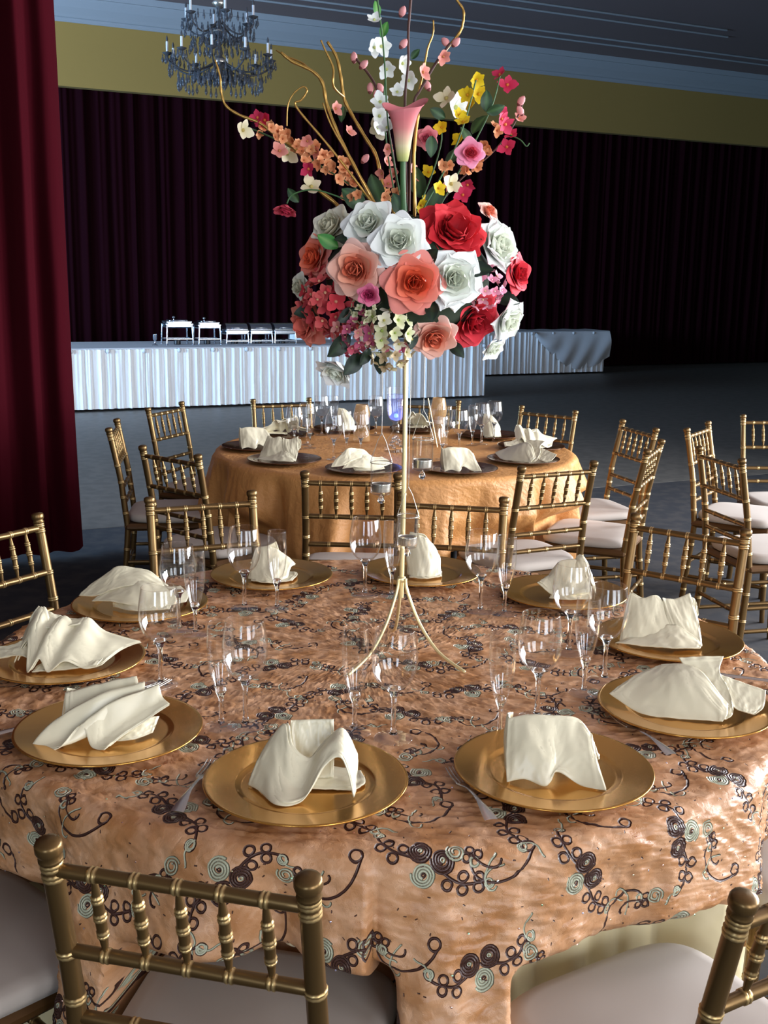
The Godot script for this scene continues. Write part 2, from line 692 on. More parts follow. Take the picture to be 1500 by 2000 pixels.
# a wall along its own x with openings at the given places (in room units minus the middle), frames and panes
func window_wall(called: String, label: String, at: Transform3D, length: float, places: Array, middle: float, wide: float) -> void:
	var lo := 0.6
	var hi := 3.2
	var g := Geo.new()
	var x0 := -length / 2
	var edges := []
	for q in places:
		var c: float = q - middle
		edges.append(c)
		g.box(mv(c, lo / 2, 0), Vector3(wide, lo, 0.3), 0.003)
		g.box(mv(c, (hi + CEILING) / 2, 0), Vector3(wide, CEILING - hi, 0.3), 0.003)
	var from := x0
	for c in edges:
		var to: float = c - wide / 2
		g.box(mv((from + to) / 2, CEILING / 2, 0), Vector3(to - from, CEILING, 0.3), 0.003)
		from = c + wide / 2
	g.box(mv((from + length / 2) / 2, CEILING / 2, 0), Vector3(length / 2 - from, CEILING, 0.3), 0.003)
	struct(called, g, m.wall, label, "wall", at)
	for c in edges:
		var f := Geo.new()
		for s in [-1.0, 1.0]:
			f.box(mv(s * (wide / 2 - 0.03), (lo + hi) / 2, 0), Vector3(0.06, hi - lo, 0.1), 0.006)
			f.box(mv(0, (lo + hi) / 2 + s * ((hi - lo) / 2 - 0.03), 0), Vector3(wide, 0.06, 0.1), 0.006)
		f.box(mv(0, (lo + hi) / 2, 0), Vector3(0.05, hi - lo, 0.08), 0.006)
		var w := struct("window_1", f, m.white_paint, "tall white framed window in the wall outside the view", "window", at * mv(c, 0, 0))
		w.set_meta("group", "tall windows of the hall")
		put("pane", slab(Vector3(wide - 0.1, hi - lo - 0.1, 0.006), 0.001), m.pane, w, mv(0, (lo + hi) / 2, 0))


func pleats(length: float, top: float, bottom: float, per: float, depth: float, gather: float, seed_: int, nu: int, nv: int) -> Geo:
	var n := FastNoiseLite.new()
	n.seed = seed_
	n.frequency = 1.0
	var g := Geo.new()
	g.grid(nu, nv, func(u: float, w: float) -> Vector3:
		var x := (u - 0.5) * length
		var ph := x / per * TAU + 2.2 * n.get_noise_2d(x * 0.8 / per * 0.3, 0.0)
		var amp := depth * (0.55 + 0.45 * n.get_noise_2d(x / per * 0.5, 7.0 + w * 0.6)) * lerpf(1.0 + gather, 1.0, clampf(w * 1.2, 0, 1))
		var z := amp * sin(ph + 0.5 * n.get_noise_2d(x / per * 0.4, w * 2.0)) + depth * 0.25 * sin(ph * 2.3 + 1.0)
		z += 0.45 * amp * sin(ph * 1.63 + 3.0 * n.get_noise_2d(x / per * 0.25, 11.0))
		return Vector3(x + 0.25 * per * sin(ph * 0.5) * 0.3, lerpf(top, bottom, w), z), false, true)
	return g


func curtains() -> void:
	var st := put("stage_curtain", pleats(26.4, 4.6, 0.02, 0.24, 0.05, 0.0, 5, 1600, 14), m.stage, null, rx(5.3, 17.18))
	tag(st, "dark burgundy velvet curtain covering the whole far wall below the yellow band", "curtain")
	# bunched curtain at the left edge: a thick gathered fall that widens towards the hem
	var n := FastNoiseLite.new()
	n.seed = 12
	n.frequency = 1.0
	var g := Geo.new()
	g.grid(1300, 40, func(u: float, w: float) -> Vector3:
		var s := u * 9.0
		var y := lerpf(5.3, 0.03, w)
		var ph := s / 0.17 * TAU + 1.5 * n.get_noise_2d(s * 3.0, 0.0)
		var amp := lerpf(0.035, 0.06, w) * (0.7 + 0.5 * n.get_noise_2d(s * 4.0, w * 1.5))
		var flare := 0.16 * w
		var end := maxf(0.0, 0.12 - s) / 0.12
		return Vector3(-s + flare * exp(-s * 1.4) + 0.02 * sin(w * 5.0), y, amp * sin(ph) - 0.1 * end * end - 0.12 * w * w), false, true)
	var o := put("velvet_drape", g, m.velvet, null, Transform3D(Basis(Vector3.UP, deg_to_rad(26)), Vector3(-1.77, 0, -6.0)))
	tag(o, "deep red velvet curtain bunched at the left edge of the photo", "curtain")


# ------------------------------------------------------------------ buffet
func buffet() -> void:
	serving_table("buffet_table", "long buffet table with pleated white skirt carrying the chafing dishes", -8.0 + 0.4, 7.86, 13.06, 14.35)
	serving_table("serving_table", "skirted white side table at the right end behind the buffet", 6.4, 11.98, 15.95, 16.62)
	# white cloth draped over the right half of the second table
	var g := Geo.new()
	g.grid(90, 40, func(u: float, w: float) -> Vector3:
		var x := lerpf(-1.45, 0.1, u)
		if w < 0.3:
			return Vector3(x, 0.733 + 0.004 * sin(u * 20.0), lerpf(-0.68, 0.01, w / 0.3))
		var f := (w - 0.3) / 0.7
		var hang := 0.05 + 0.6 * pow(sin(PI * clampf(u * 0.8, 0.0, 1.0)), 0.8)
		return Vector3(x + 0.05 * f * sin(u * 7.0), 0.733 - f * hang, 0.03 + 0.05 * sin(f * PI) + 0.022 * sin(u * 26.0 + f * 5.0) * f), false, true)
	var o := put("draped_cloth", g, m.linen, null, rx(11.98, 15.95))
	tag(o, "plain white cloth hanging in a loose swag over the right side table", "cloth")
	chafing_dish(3.76, 0.33, 0.335, true, "tall silver chafing stand at the left end of the buffet row, knob on top")
	chafing_dish(4.14, 0.28, 0.315, true, "tall silver chafing stand second from the left on the buffet")
	chafing_dish(4.50, 0.29, 0.235, false, "low roll-top chafing dish next to the two tall stands")
	chafing_dish(4.82, 0.29, 0.235, false, "low roll-top chafing dish, middle of the three")
	chafing_dish(5.14, 0.29, 0.235, false, "low roll-top chafing dish partly behind the flowers")
	var cup := Geo.new()
	cup.lathe(PackedVector2Array([Vector2(0, 0), Vector2(0.035, 0), Vector2(0.036, 0.004), Vector2(0.012, 0.012), Vector2(0.010, 0.05), Vector2(0.022, 0.07), Vector2(0.026, 0.13), Vector2(0.024, 0.13), Vector2(0.02, 0.075), Vector2(0, 0.068)]), 24)
	var c := put("serving_cup", cup, m.steel, null, rx(3.45, 13.5, 0.73))
	tag(c, "small silver cup left of the chafing stands on the buffet", "cup")


func serving_table(called: String, label: String, d0: float, d1: float, n0: float, n1: float) -> void:
	var mid := (d0 + d1) / 2
	var t := thing(called, label, "table", at_room(mid, n0), ROOM_YAW)
	var wide := d1 - d0
	var top := Geo.new()
	top.box(mv(0, 0.72, -(n1 - n0) / 2), Vector3(wide, 0.02, n1 - n0), 0.006)
	put("table_top", top, m.linen, t)
	put("skirt", pleats(wide, 0.715, 0.03, 0.115, 0.026, -0.3, 21, int(wide / 0.115 * 18), 10), m.skirt, t, mv(0, 0, 0.02))
	for s in [-1.0, 1.0]:
		put("skirt", pleats(n1 - n0, 0.715, 0.03, 0.085, 0.014, -0.3, 25, int((n1 - n0) / 0.085 * 12), 8), m.skirt, t, Transform3D(Basis(Vector3.UP, PI / 2), Vector3(s * wide / 2, 0, -(n1 - n0) / 2)))
	var clip := Geo.new()
	clip.lathe(PackedVector2Array([Vector2(0, -0.03), Vector2(0.02, -0.022), Vector2(0.03, 0), Vector2(0.02, 0.02), Vector2(0, 0.026)]), 10)
	var k := mid - wide / 2 + 0.3
	while k < d1:
		put("skirt_clip", clip, m.linen, t, mv(k - mid, 0.70, 0.03))
		k += 0.42


# silver chafing dish: four legs, a frame, a burner, a water pan and a lid
func chafing_dish(d: float, wide: float, high: float, tall: bool, label: String) -> void:
	var t := thing("chafing_dish", label, "chafing dish", at_room(d, 13.62, 0.73), ROOM_YAW, "chafing dishes on the buffet")
	var deep := 0.26
	var seat := high * (0.62 if tall else 0.5)
	for sx in [-1.0, 1.0]:
		for sz in [-1.0, 1.0]:
			var leg := Geo.new()
			leg.tube(PackedVector3Array([Vector3(sx * wide / 2, 0, sz * deep / 2), Vector3(sx * (wide / 2 - 0.01), seat + 0.05, sz * (deep / 2 - 0.01))]), evenly(2, 0.009), 10)
			leg.lathe(PackedVector2Array([Vector2(0, 0), Vector2(0.016, 0), Vector2(0.016, 0.008), Vector2(0.009, 0.014)]), 12, mv(sx * wide / 2, 0, sz * deep / 2))
			put("leg", leg, m.steel, t)
	var fr := Geo.new()
	for s in [-1.0, 1.0]:
		for y in [seat + 0.045, seat * 0.35]:
			fr.box(mv(0, y, s * deep / 2), Vector3(wide, 0.014, 0.012), 0.003)
			fr.box(mv(s * wide / 2, y, 0), Vector3(0.012, 0.014, deep), 0.003)
	put("frame", fr, m.steel, t)
	var burner := Geo.new()
	burner.lathe(PackedVector2Array([Vector2(0, 0), Vector2(0.04, 0), Vector2(0.042, 0.004), Vector2(0.042, 0.05), Vector2(0.038, 0.056), Vector2(0.018, 0.058), Vector2(0.016, 0.05), Vector2(0, 0.05)]), 20)
	put("burner", burner, m.black, t)
	var pan := Geo.new()
	pan.box(mv(0, seat + 0.03, 0), Vector3(wide * 0.94, 0.06, deep * 0.92), 0.012)
	put("water_pan", pan, m.steel, t)
	var lid := Geo.new()
	if tall:
		lid.box(mv(0, seat + 0.07, 0), Vector3(wide * 0.96, 0.022, deep * 0.94), 0.008)
		lid.box(mv(0, seat + 0.085, 0), Vector3(wide * 0.7, 0.02, deep * 0.66), 0.008)
		lid.lathe(PackedVector2Array([Vector2(0.008, 0), Vector2(0.006, 0.015), Vector2(0.018, 0.024), Vector2(0.02, 0.033), Vector2(0.01, 0.042), Vector2(0, 0.043)]), 16, mv(-wide * 0.12, seat + 0.095, 0))
	else:
		lid.grid(8, 16, func(u: float, w: float) -> Vector3:
			var a := w * PI
			return Vector3((u - 0.5) * wide * 0.96, seat + 0.06 + 0.085 * sin(a), -cos(a) * deep * 0.46), false, true)
		for s in [-1.0, 1.0]:
			var ring := []
			for k in 13:
				var a := PI * k / 12
				ring.append(Vector3(s * wide * 0.48, seat + 0.06 + 0.085 * sin(a), -cos(a) * deep * 0.46))
			lid.flat(ring, Vector3(0, seat + 0.06, 0))
	put("lid", lid, m.steel, t)
	var hd := Geo.new()
	hd.tube(smooth(PackedVector3Array([Vector3(-wide * 0.25, seat + 0.075, deep * 0.46), Vector3(-wide * 0.22, seat + 0.085, deep * 0.56), Vector3(wide * 0.22, seat + 0.085, deep * 0.56), Vector3(wide * 0.25, seat + 0.075, deep * 0.46)]), 5), evenly(16, 0.006), 8)
	put("handle", hd, m.steel, t)


# where the other chairs stand: x, z, turn, label
const CHAIRS := [
	[0.437, -1.460, -149.4, "gold chair at the bottom right corner, only its left back post and seat showing"],
	[-0.705, -1.656, 138.3, "gold chair at the lower left edge with only its pale cushion visible"],
	[0.92, -1.96, -111.0, "gold chair cut off at the right edge beside the embroidered cloth"],
	[-0.482, -3.263, 24.2, "gold chair behind the near table, left of the tall flower stand"],
	[0.177, -3.299, -10.3, "gold chair directly behind the flower stand, facing the camera"],
	[-0.873, -2.890, 60.4, "gold chair cut off at the left edge beside the near table"],
	[0.751, -2.991, -35.9, "large gold chair behind the right side of the near table"],
	[-0.110, -4.182, 177.8, "gold chair between the two tables seen square from behind, left of the pole"],
	[0.552, -4.426, -153.2, "gold chair between the two tables seen from behind, right of the pole"],
	[0.935, -4.864, -113.4, "gold chair seen edge on at the right side of the second table"],
	[1.012, -5.397, -73.8, "gold chair angled at the far right of the second table, beside the edge-on chair"],
	[0.739, -5.892, -37.5, "gold chair behind the second table at right, above the stacked napkins"],
	[-0.500, -6.124, 23.0, "gold chair behind the second table at left, in front of the white skirt"],
	[0.223, -6.172, -6.8, "gold chair behind the second table, mostly hidden by glasses and the pole"],
	[-0.950, -5.869, 69.3, "gold chair at the far left of the second table, spindles against grey floor"],
	[-1.026, -5.201, 97.4, "gold chair seen almost edge on beside the red curtain"],
	[-0.702, -4.581, 141.2, "gold chair left of the second table, seen from behind at an angle"],
	[1.753, -5.331, 57.3, "gold chair near the right edge, rear one of the overlapping pair"],
	[1.63, -4.62, 104.0, "gold chair near the right edge, front one of the overlapping pair"],
	[2.098, -5.686, 5.2, "gold chair cut off at the right edge against the grey floor"],]


# ------------------------------------------------------------------ tables and cloths
func tables() -> void:
	for spec in [[TABLE_A, "round banquet table hidden under the embroidered gold cloth"], [TABLE_B, "round banquet table under the plain copper cloth"]]:
		var t := thing("banquet_table", spec[1], "table", spec[0])
		var g := Geo.new()
		g.lathe(PackedVector2Array([Vector2(0, 0.72), Vector2(0.822, 0.72), Vector2(0.83, 0.724), Vector2(0.83, 0.742), Vector2(0.822, 0.746), Vector2(0, 0.746)]), 64)
		put("table_top", g, m.frame, t)
		for k in 4:
			var a := PI / 4 + k * PI / 2
			var leg := Geo.new()
			leg.tube(PackedVector3Array([Vector3(0.45 * cos(a), 0, 0.45 * sin(a)), Vector3(0.45 * cos(a), 0.72, 0.45 * sin(a))]), evenly(2, 0.016), 10)
			put("leg", leg, m.iron, t)
	# satin underskirt to the floor, then the embroidered square overlay
	var u := cloth(0.837, TABLE_A, 3.0, 0.0, 0.7495, 0.0, 34, 0.022, 0.715)
	var under := put("underskirt", u, m.satin, null, mv(TABLE_A.x, 0, TABLE_A.z))
	tag(under, "ivory gold satin underskirt showing below the embroidered cloth", "tablecloth")
	var o := cloth(0.868, TABLE_A, 1.17, deg_to_rad(38.0), TOP - 0.003, 0.0048, 11, 0.055, 0.0)
	var lace := put("embroidered_tablecloth", o, m.lace, null, mv(TABLE_A.x, 0, TABLE_A.z))
	tag(lace, "gold taffeta tablecloth with brown and mint corded embroidery on the near table", "tablecloth")
	sequins(o, lace)
	var b := cloth(0.868, TABLE_B, 1.30, deg_to_rad(20.0), TOP - 0.002, 0.0022, 13, 0.065, 0.0)
	var far := put("copper_tablecloth", b, m.taffeta, null, mv(TABLE_B.x, 0, TABLE_B.z))
	tag(far, "plain crinkled copper tablecloth on the second table", "tablecloth")


# How far a square cloth, laid a little off centre, reaches from the middle of the table; its corners hang short of the floor.
func hem(a: float, half: float, radius: float) -> float:
	var reach := 9.0
	for k in 4:
		var side := cos(a - k * PI / 2)
		if side > 0.05:
			reach = minf(reach, (half + [-0.13, 0.02, 0.13, 0.02][k]) / side)
	var most := minf(half * 1.28, radius + 0.735)
	return reach if reach < most else lerpf(most, minf(reach, radius + 0.735), 0.3)


# A cloth laid on a round top: flat part, rounded edge, fall with folds. half: half the side of a square cloth (folds deepen towards its corners).
func cloth(radius: float, centre: Vector3, half: float, turn: float, top: float, crinkle: float, folds: int, deep: float, drop: float) -> Geo:
	var n := FastNoiseLite.new()
	n.seed = 31
	n.frequency = 9.0
	n.fractal_type = FastNoiseLite.FRACTAL_RIDGED
	n.fractal_octaves = 3
	n.domain_warp_enabled = true
	n.domain_warp_amplitude = 0.12
	n.domain_warp_frequency = 5.0
	var big := FastNoiseLite.new()
	big.seed = 32
	big.frequency = 1.0
	var seats: Array = [Vector3(-0.189, 0, -1.465)]
	for c in CHAIRS:
		seats.append(Vector3(c[0], 0, c[1]))
	var g := Geo.new()
	var na := 640
	var ns := 220
	g.grid(na, ns, func(u: float, w: float) -> Vector3:
		var a := u * TAU
		var dir := Vector3(sin(a), 0, cos(a))
		var reach := drop + radius
		if drop == 0.0:
			reach = hem(a - turn, half, radius)
		var s: float
		if w < 0.6:
			s = (radius - 0.03) * pow(w / 0.6, 0.8)
		else:
			s = lerpf(radius - 0.03, reach, (w - 0.6) / 0.4)
		var flat_uv := dir * s
		var wr := crinkle * (n.get_noise_2d(flat_uv.x * 1.1 + 0.7 * flat_uv.z, flat_uv.z * 3.2 - 0.5 * flat_uv.x) - 0.1)
		if s < radius - 0.03:
			return Vector3(flat_uv.x, top + wr - crinkle * 0.6, flat_uv.z)
		# round over the edge, then hang
		var over := s - (radius - 0.03)
		var bend := 0.03
		var arc := bend * PI / 2
		var rad: float
		var y: float
		if over < arc:
			rad = radius - 0.03 + bend * sin(over / bend)
			y = top - bend * (1.0 - cos(over / bend)) - crinkle * 0.6
		else:
			rad = radius - (0.04 * clampf((over - arc) / 0.06, 0.0, 1.0) if drop > 0.0 else 0.0)
			y = top - bend - (over - arc) - crinkle * 0.6
		var fall := clampf((over - 0.02) / (0.32 if drop == 0.0 else 0.16), 0.0, 1.0)
		var ph := a * folds + 2.0 * big.get_noise_2d(a * 1.5, 3.0)
		var extra := smoothstep(0.25, 0.6, reach - radius)
		var swing := deep * fall * (0.75 + 0.7 * extra)
		rad += swing * (sin(ph) + 0.35 * sin(ph * 2.1 + 1.3)) + swing * 0.5
		rad += 0.012 * fall * big.get_noise_2d(a * 14.0, y * 5.0)
		var q := dir * rad
		# pushed in by the chair seats tucked under the table
		for c in seats:
			var out: Vector3 = (c - centre)
			out.y = 0
			var along := out.normalized()
			var lateral := absf(q.dot(Vector3(along.z, 0, -along.x)))
			if out.length() > 0.7 and out.length() < 1.06 and q.dot(along) > 0:
				var front := out.length() - 0.225
				var k := smoothstep(0.222, 0.19, lateral) * smoothstep(0.61, 0.50, y)
				var want := front - 0.012 - ((0.035 + 0.016 * sin(ph)) if drop > 0.0 else 0.0)
				var depth := q.dot(along)
				if depth > want:
					q -= along * (depth - want) * k
		return Vector3(q.x, y + wr * 0.3, q.z) + dir * wr * 1.0, true, true)
	# planar cloth coordinates instead of position
	var uvs := g.t.duplicate()
	for j in ns + 1:
		for i in na:
			var a := TAU * i / na
			var w := float(j) / ns
			var reach := drop + radius
			if drop == 0.0:
				reach = hem(a - turn, half, radius)
			var s := (radius - 0.03) * pow(w / 0.6, 0.8) if w < 0.6 else lerpf(radius - 0.03, reach, (w - 0.6) / 0.4)
			uvs[j * na + i] = Vector2(sin(a) * s, cos(a) * s)
	g.t = uvs
	return g


func sequins(g: Geo, parent: Node3D) -> void:
	var q := Geo.new()
	for k in 500:
		var i := rng.randi_range(int(g.v.size() * 0.3), g.v.size() - 1)
		var at: Vector3 = g.v[i]
		var nn := Vector3(at.x, 0.25, at.z).normalized() if at.y < TOP - 0.03 else Vector3.UP
		nn = (nn + 0.35 * Vector3(rng.randf_range(-1, 1), rng.randf_range(-1, 1), rng.randf_range(-1, 1))).normalized()
		var side := nn.cross(Vector3(0.3, 0.2, 1)).normalized()
		var other := nn.cross(side)
		var hue: Color = [Color(0.5, 1, 0.6), Color(1, 0.6, 0.5), Color(1, 1, 1), Color(0.7, 0.7, 1), Color(1, 0.9, 0.6)][k % 5]
		q.col = hue
		var first := q.vert(at + nn * 0.004)
		for s in 6:
			q.vert(at + nn * 0.003 + (side * cos(s * TAU / 6) + other * sin(s * TAU / 6)) * 0.0016)
		for s in 6:
			q.tri(first, first + 1 + s, first + 1 + (s + 1) % 6)
	var o := put("sequins", q, m.sequin, parent)
	o.set_meta("kind", "stuff")


# ------------------------------------------------------------------ chairs
func bamboo(points: PackedVector3Array, r0: float, r1: float, rings: Array, seg := 12, swell := 0.0) -> Geo:
	var total := 0.0
	for i in points.size() - 1:
		total += points[i].distance_to(points[i + 1])
	var marks := PackedFloat32Array([0.0, total])
	for k in 12:
		marks.append(total * k / 12.0)
	for q in rings:
		for d in [-0.0075, -0.006, -0.004, -0.002, -0.0005, 0.0005, 0.002, 0.004, 0.006, 0.0075]:
			marks.append(clampf(q * total + d, 0.0, total))
	var list := Array(marks)
	list.sort()
	var path := PackedVector3Array()
	var radii := PackedFloat32Array()
	var tints := PackedColorArray()
	var body := Color(0.17, 0.100, 0.036)
	var bright := Color(0.72, 0.50, 0.22)
	var last := -1.0
	for s in list:
		if s - last < 0.0003:
			continue
		last = s
		var rest: float = s
		var seg_i := 0
		while seg_i < points.size() - 2 and rest > points[seg_i].distance_to(points[seg_i + 1]):
			rest -= points[seg_i].distance_to(points[seg_i + 1])
			seg_i += 1
		path.append(points[seg_i].lerp(points[seg_i + 1], rest / points[seg_i].distance_to(points[seg_i + 1])))
		var f: float = s / total
		var rad := lerpf(r0, r1, f) * (1.0 - swell * pow(absf(f * 2 - 1), 2.0))
		var glow := 0.0
		for q in rings:
			var d: float = absf(s - q * total)
			if d < 0.0072:
				var bump := maxf(0.0, 1.0 - absf(d - 0.003) / 0.0032)
				rad += 0.0021 * bump
				glow = maxf(glow, bump)
		radii.append(rad)
		tints.append(body.lerp(bright, glow))
	var g := Geo.new()
	g.tube(path, radii, seg, tints)
	return g


func make_chair(at: Vector3, yaw: float, label: String) -> Node3D:
	var t := thing("banquet_chair", label, "chair", at, yaw, "gilded bamboo-style banquet chairs")
	var body := Color(0.17, 0.100, 0.036)
	for s in [-1.0, 1.0]:
		var x: float = s * 0.1675
		var post := bamboo(PackedVector3Array([Vector3(x * 1.12, 0, -0.215), Vector3(x * 1.03, 0.42, -0.178), Vector3(x, 0.66, -0.205), Vector3(x, 0.868, -0.247)]), 0.0145, 0.0135, [0.12, 0.25, 0.38, 0.5, 0.575, 0.66, 0.74, 0.83, 0.972, 0.99])
		post.col = body
		post.lathe(PackedVector2Array([Vector2(0.012, -0.004), Vector2(0.0158, 0.001), Vector2(0.0158, 0.004), Vector2(0.0138, 0.008), Vector2(0.0165, 0.0125), Vector2(0.0178, 0.017), Vector2(0.0176, 0.024), Vector2(0.0155, 0.0285), Vector2(0.009, 0.031), Vector2(0, 0.0315)]), 16, Transform3D(Basis(Vector3.RIGHT, -0.19), Vector3(x, 0.866, -0.2465)))
		put("back_post", post, m.gold, t)
		var fx: float = s * 0.178
		put("front_leg", bamboo(PackedVector3Array([Vector3(fx, 0, 0.18), Vector3(fx, 0.43, 0.165)]), 0.0115, 0.0155, [0.2, 0.42, 0.66, 0.88]), m.gold, t)
		for y in [0.17, 0.27]:
			put("stretcher", bamboo(PackedVector3Array([Vector3(s * 0.18, y, -0.195), Vector3(s * 0.178, y, 0.173)]), 0.009, 0.009, [0.33, 0.66], 10), m.gold, t)
	for y in [0.22, 0.32]:
		put("stretcher", bamboo(PackedVector3Array([Vector3(-0.175, y, 0.172), Vector3(0.175, y, 0.172)]), 0.009, 0.009, [0.33, 0.66], 10), m.gold, t)
	put("stretcher", bamboo(PackedVector3Array([Vector3(-0.172, 0.24, -0.195), Vector3(0.172, 0.24, -0.195)]), 0.009, 0.009, [0.33, 0.66], 10), m.gold, t)
	# rails of the back: the top two are joined by five turned spindles
	var rail_z := func(y: float) -> float:
		return lerpf(-0.205, -0.247, (y - 0.66) / 0.208) if y > 0.66 else lerpf(-0.178, -0.205, (y - 0.42) / 0.24)
	for y in [0.852, 0.724, 0.615, 0.545]:
		var z: float = rail_z.call(y)
		put("back_rail", bamboo(PackedVector3Array([Vector3(-0.168, y, z), Vector3(0.168, y, z)]), 0.0094, 0.0094, [0.167, 0.333, 0.5, 0.667, 0.833] if y > 0.7 else [0.25, 0.5, 0.75]), m.gold, t)
	for k in 5:
		var x := -0.112 + 0.056 * k
		put("spindle", bamboo(PackedVector3Array([Vector3(x, 0.728, rail_z.call(0.728)), Vector3(x, 0.848, rail_z.call(0.848))]), 0.0078, 0.0078, [0.27, 0.5, 0.73], 10, 0.62), m.gold, t)
	var fr := Geo.new()
	fr.box(mv(0, 0.435, -0.005), Vector3(0.385, 0.034, 0.375), 0.012)
	put("seat_frame", fr, m.frame, t)
	# loose-tied cushion: a puffed square with rounded corners
	var cu := Geo.new()
	var rows := [[0.0, 0.0], [0.9, 0.0], [0.98, 0.006], [1.0, 0.018], [0.99, 0.03], [0.95, 0.039], [0.85, 0.043], [0.5, 0.047], [0.0, 0.048]]
	cu.grid(48, rows.size() - 1, func(u: float, w: float) -> Vector3:
		var row: Array = rows[int(round(w * (rows.size() - 1)))]
		var a := u * TAU
		var e := 0.22
		var x := 0.2 * signf(sin(a)) * pow(absf(sin(a)), e * 2.0)
		var z := 0.19 * signf(cos(a)) * pow(absf(cos(a)), e * 2.0)
		x *= 1.0 + 0.06 * (z / 0.19)
		return Vector3(x * row[0], 0.452 + row[1], z * row[0] + 0.005), true, true)
	put("seat_cushion", cu, m.cushion, t)
	return t


func chairs() -> void:
	var proto := make_chair(Vector3(-0.189, 0, -1.465), 167.1, "gold chair in front of the near table at bottom left, its back towards the camera")
	for c in CHAIRS:
		copy_of(proto, Vector3(c[0], 0, c[1]), c[2], c[3])


# ------------------------------------------------------------------ place settings
const RING := 0.6667
const PHASE := -0.1689
const WHERE := [
	"at the front left of centre, nearest the camera", "at the front right of centre", "at the right front edge", "at the right edge beside the tall chair",
	"at the back right of the near table", "directly behind the flower stand", "at the back left near two glasses", "at the left rear edge", "at the far left edge", "at the left front edge"]


func settings() -> void:
	var ch := Geo.new()
	ch.lathe(PackedVector2Array([Vector2(0, 0.0), Vector2(0.10, 0.0), Vector2(0.106, 0.002), Vector2(0.13, 0.006), Vector2(0.163, 0.0125), Vector2(0.1655, 0.0145), Vector2(0.164, 0.0165), Vector2(0.16, 0.016), Vector2(0.125, 0.0095), Vector2(0.115, 0.0085), Vector2(0.112, 0.0075), Vector2(0.106, 0.0045), Vector2(0.1, 0.004), Vector2(0, 0.004)]), 96)
	var mesh := ch.mesh()
	for k in 10:
		var a := PHASE + k * TAU / 10
		var at := Vector3(TABLE_A.x + RING * sin(a), TOP, TABLE_A.z + RING * cos(a))
		var o := put("charger_plate", mesh, m.charger, null, mv(at.x, at.y, at.z))
		tag(o, "round gold charger plate " + WHERE[k], "plate", "gold chargers on the near table")
		napkin(k, at + Vector3(0, 0.0045, 0), 0.0, "napkin", NAPKIN_LOOK[k], "ivory napkins on the near table")
	for k in 10:
		var a := deg_to_rad(-84.0 + 36.0 * k)
		var at := Vector3(TABLE_B.x + RING * sin(a), TOP, TABLE_B.z + RING * cos(a))
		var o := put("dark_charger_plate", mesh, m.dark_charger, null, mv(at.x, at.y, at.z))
		tag(o, "dark brown charger plate on the second table " + FAR_WHERE[k], "plate", "dark chargers on the second table")
		napkin([1, 3, 7, 1, 2, 8, 5, 4, 5, 8][k], at + Vector3(0, 0.0045, 0), [20.0, -10.0, 30.0, 15.0, -25.0, 20.0, 0.0, 180.0, 15.0, 200.0][k], "napkin", "ivory napkin on the second table " + FAR_WHERE[k], "ivory napkins on the second table")
	cutlery()


const FAR_WHERE := ["at its left edge", "at its front left, beside the chair post", "at its front behind the hanging votive", "at its front right of the pole", "at its right front edge",
	"at its right rear under the stack", "at its rear right behind the wine glasses", "at its rear behind the pole", "at its rear left behind the glasses", "at its left rear"]
const NAPKIN_LOOK := [
	"ivory satin napkin folded in an M-shaped wave on the front left charger", "ivory satin napkin folded like a boxy tent on the front right charger",
	"ivory satin napkin with a wing spread to the right on the right front charger", "ivory satin napkin with tall curled leaves on the right edge charger",
	"ivory satin napkin half hidden behind wine glasses at the back right", "ivory satin napkin standing as a tall half dome behind the flower stand",
	"ivory satin napkin folded low on the back left charger", "ivory satin napkin with pointed leaves on the left rear charger",
	"ivory satin napkin fanned wide on the far left charger", "ivory satin napkin pleated diagonally on the left front charger"]


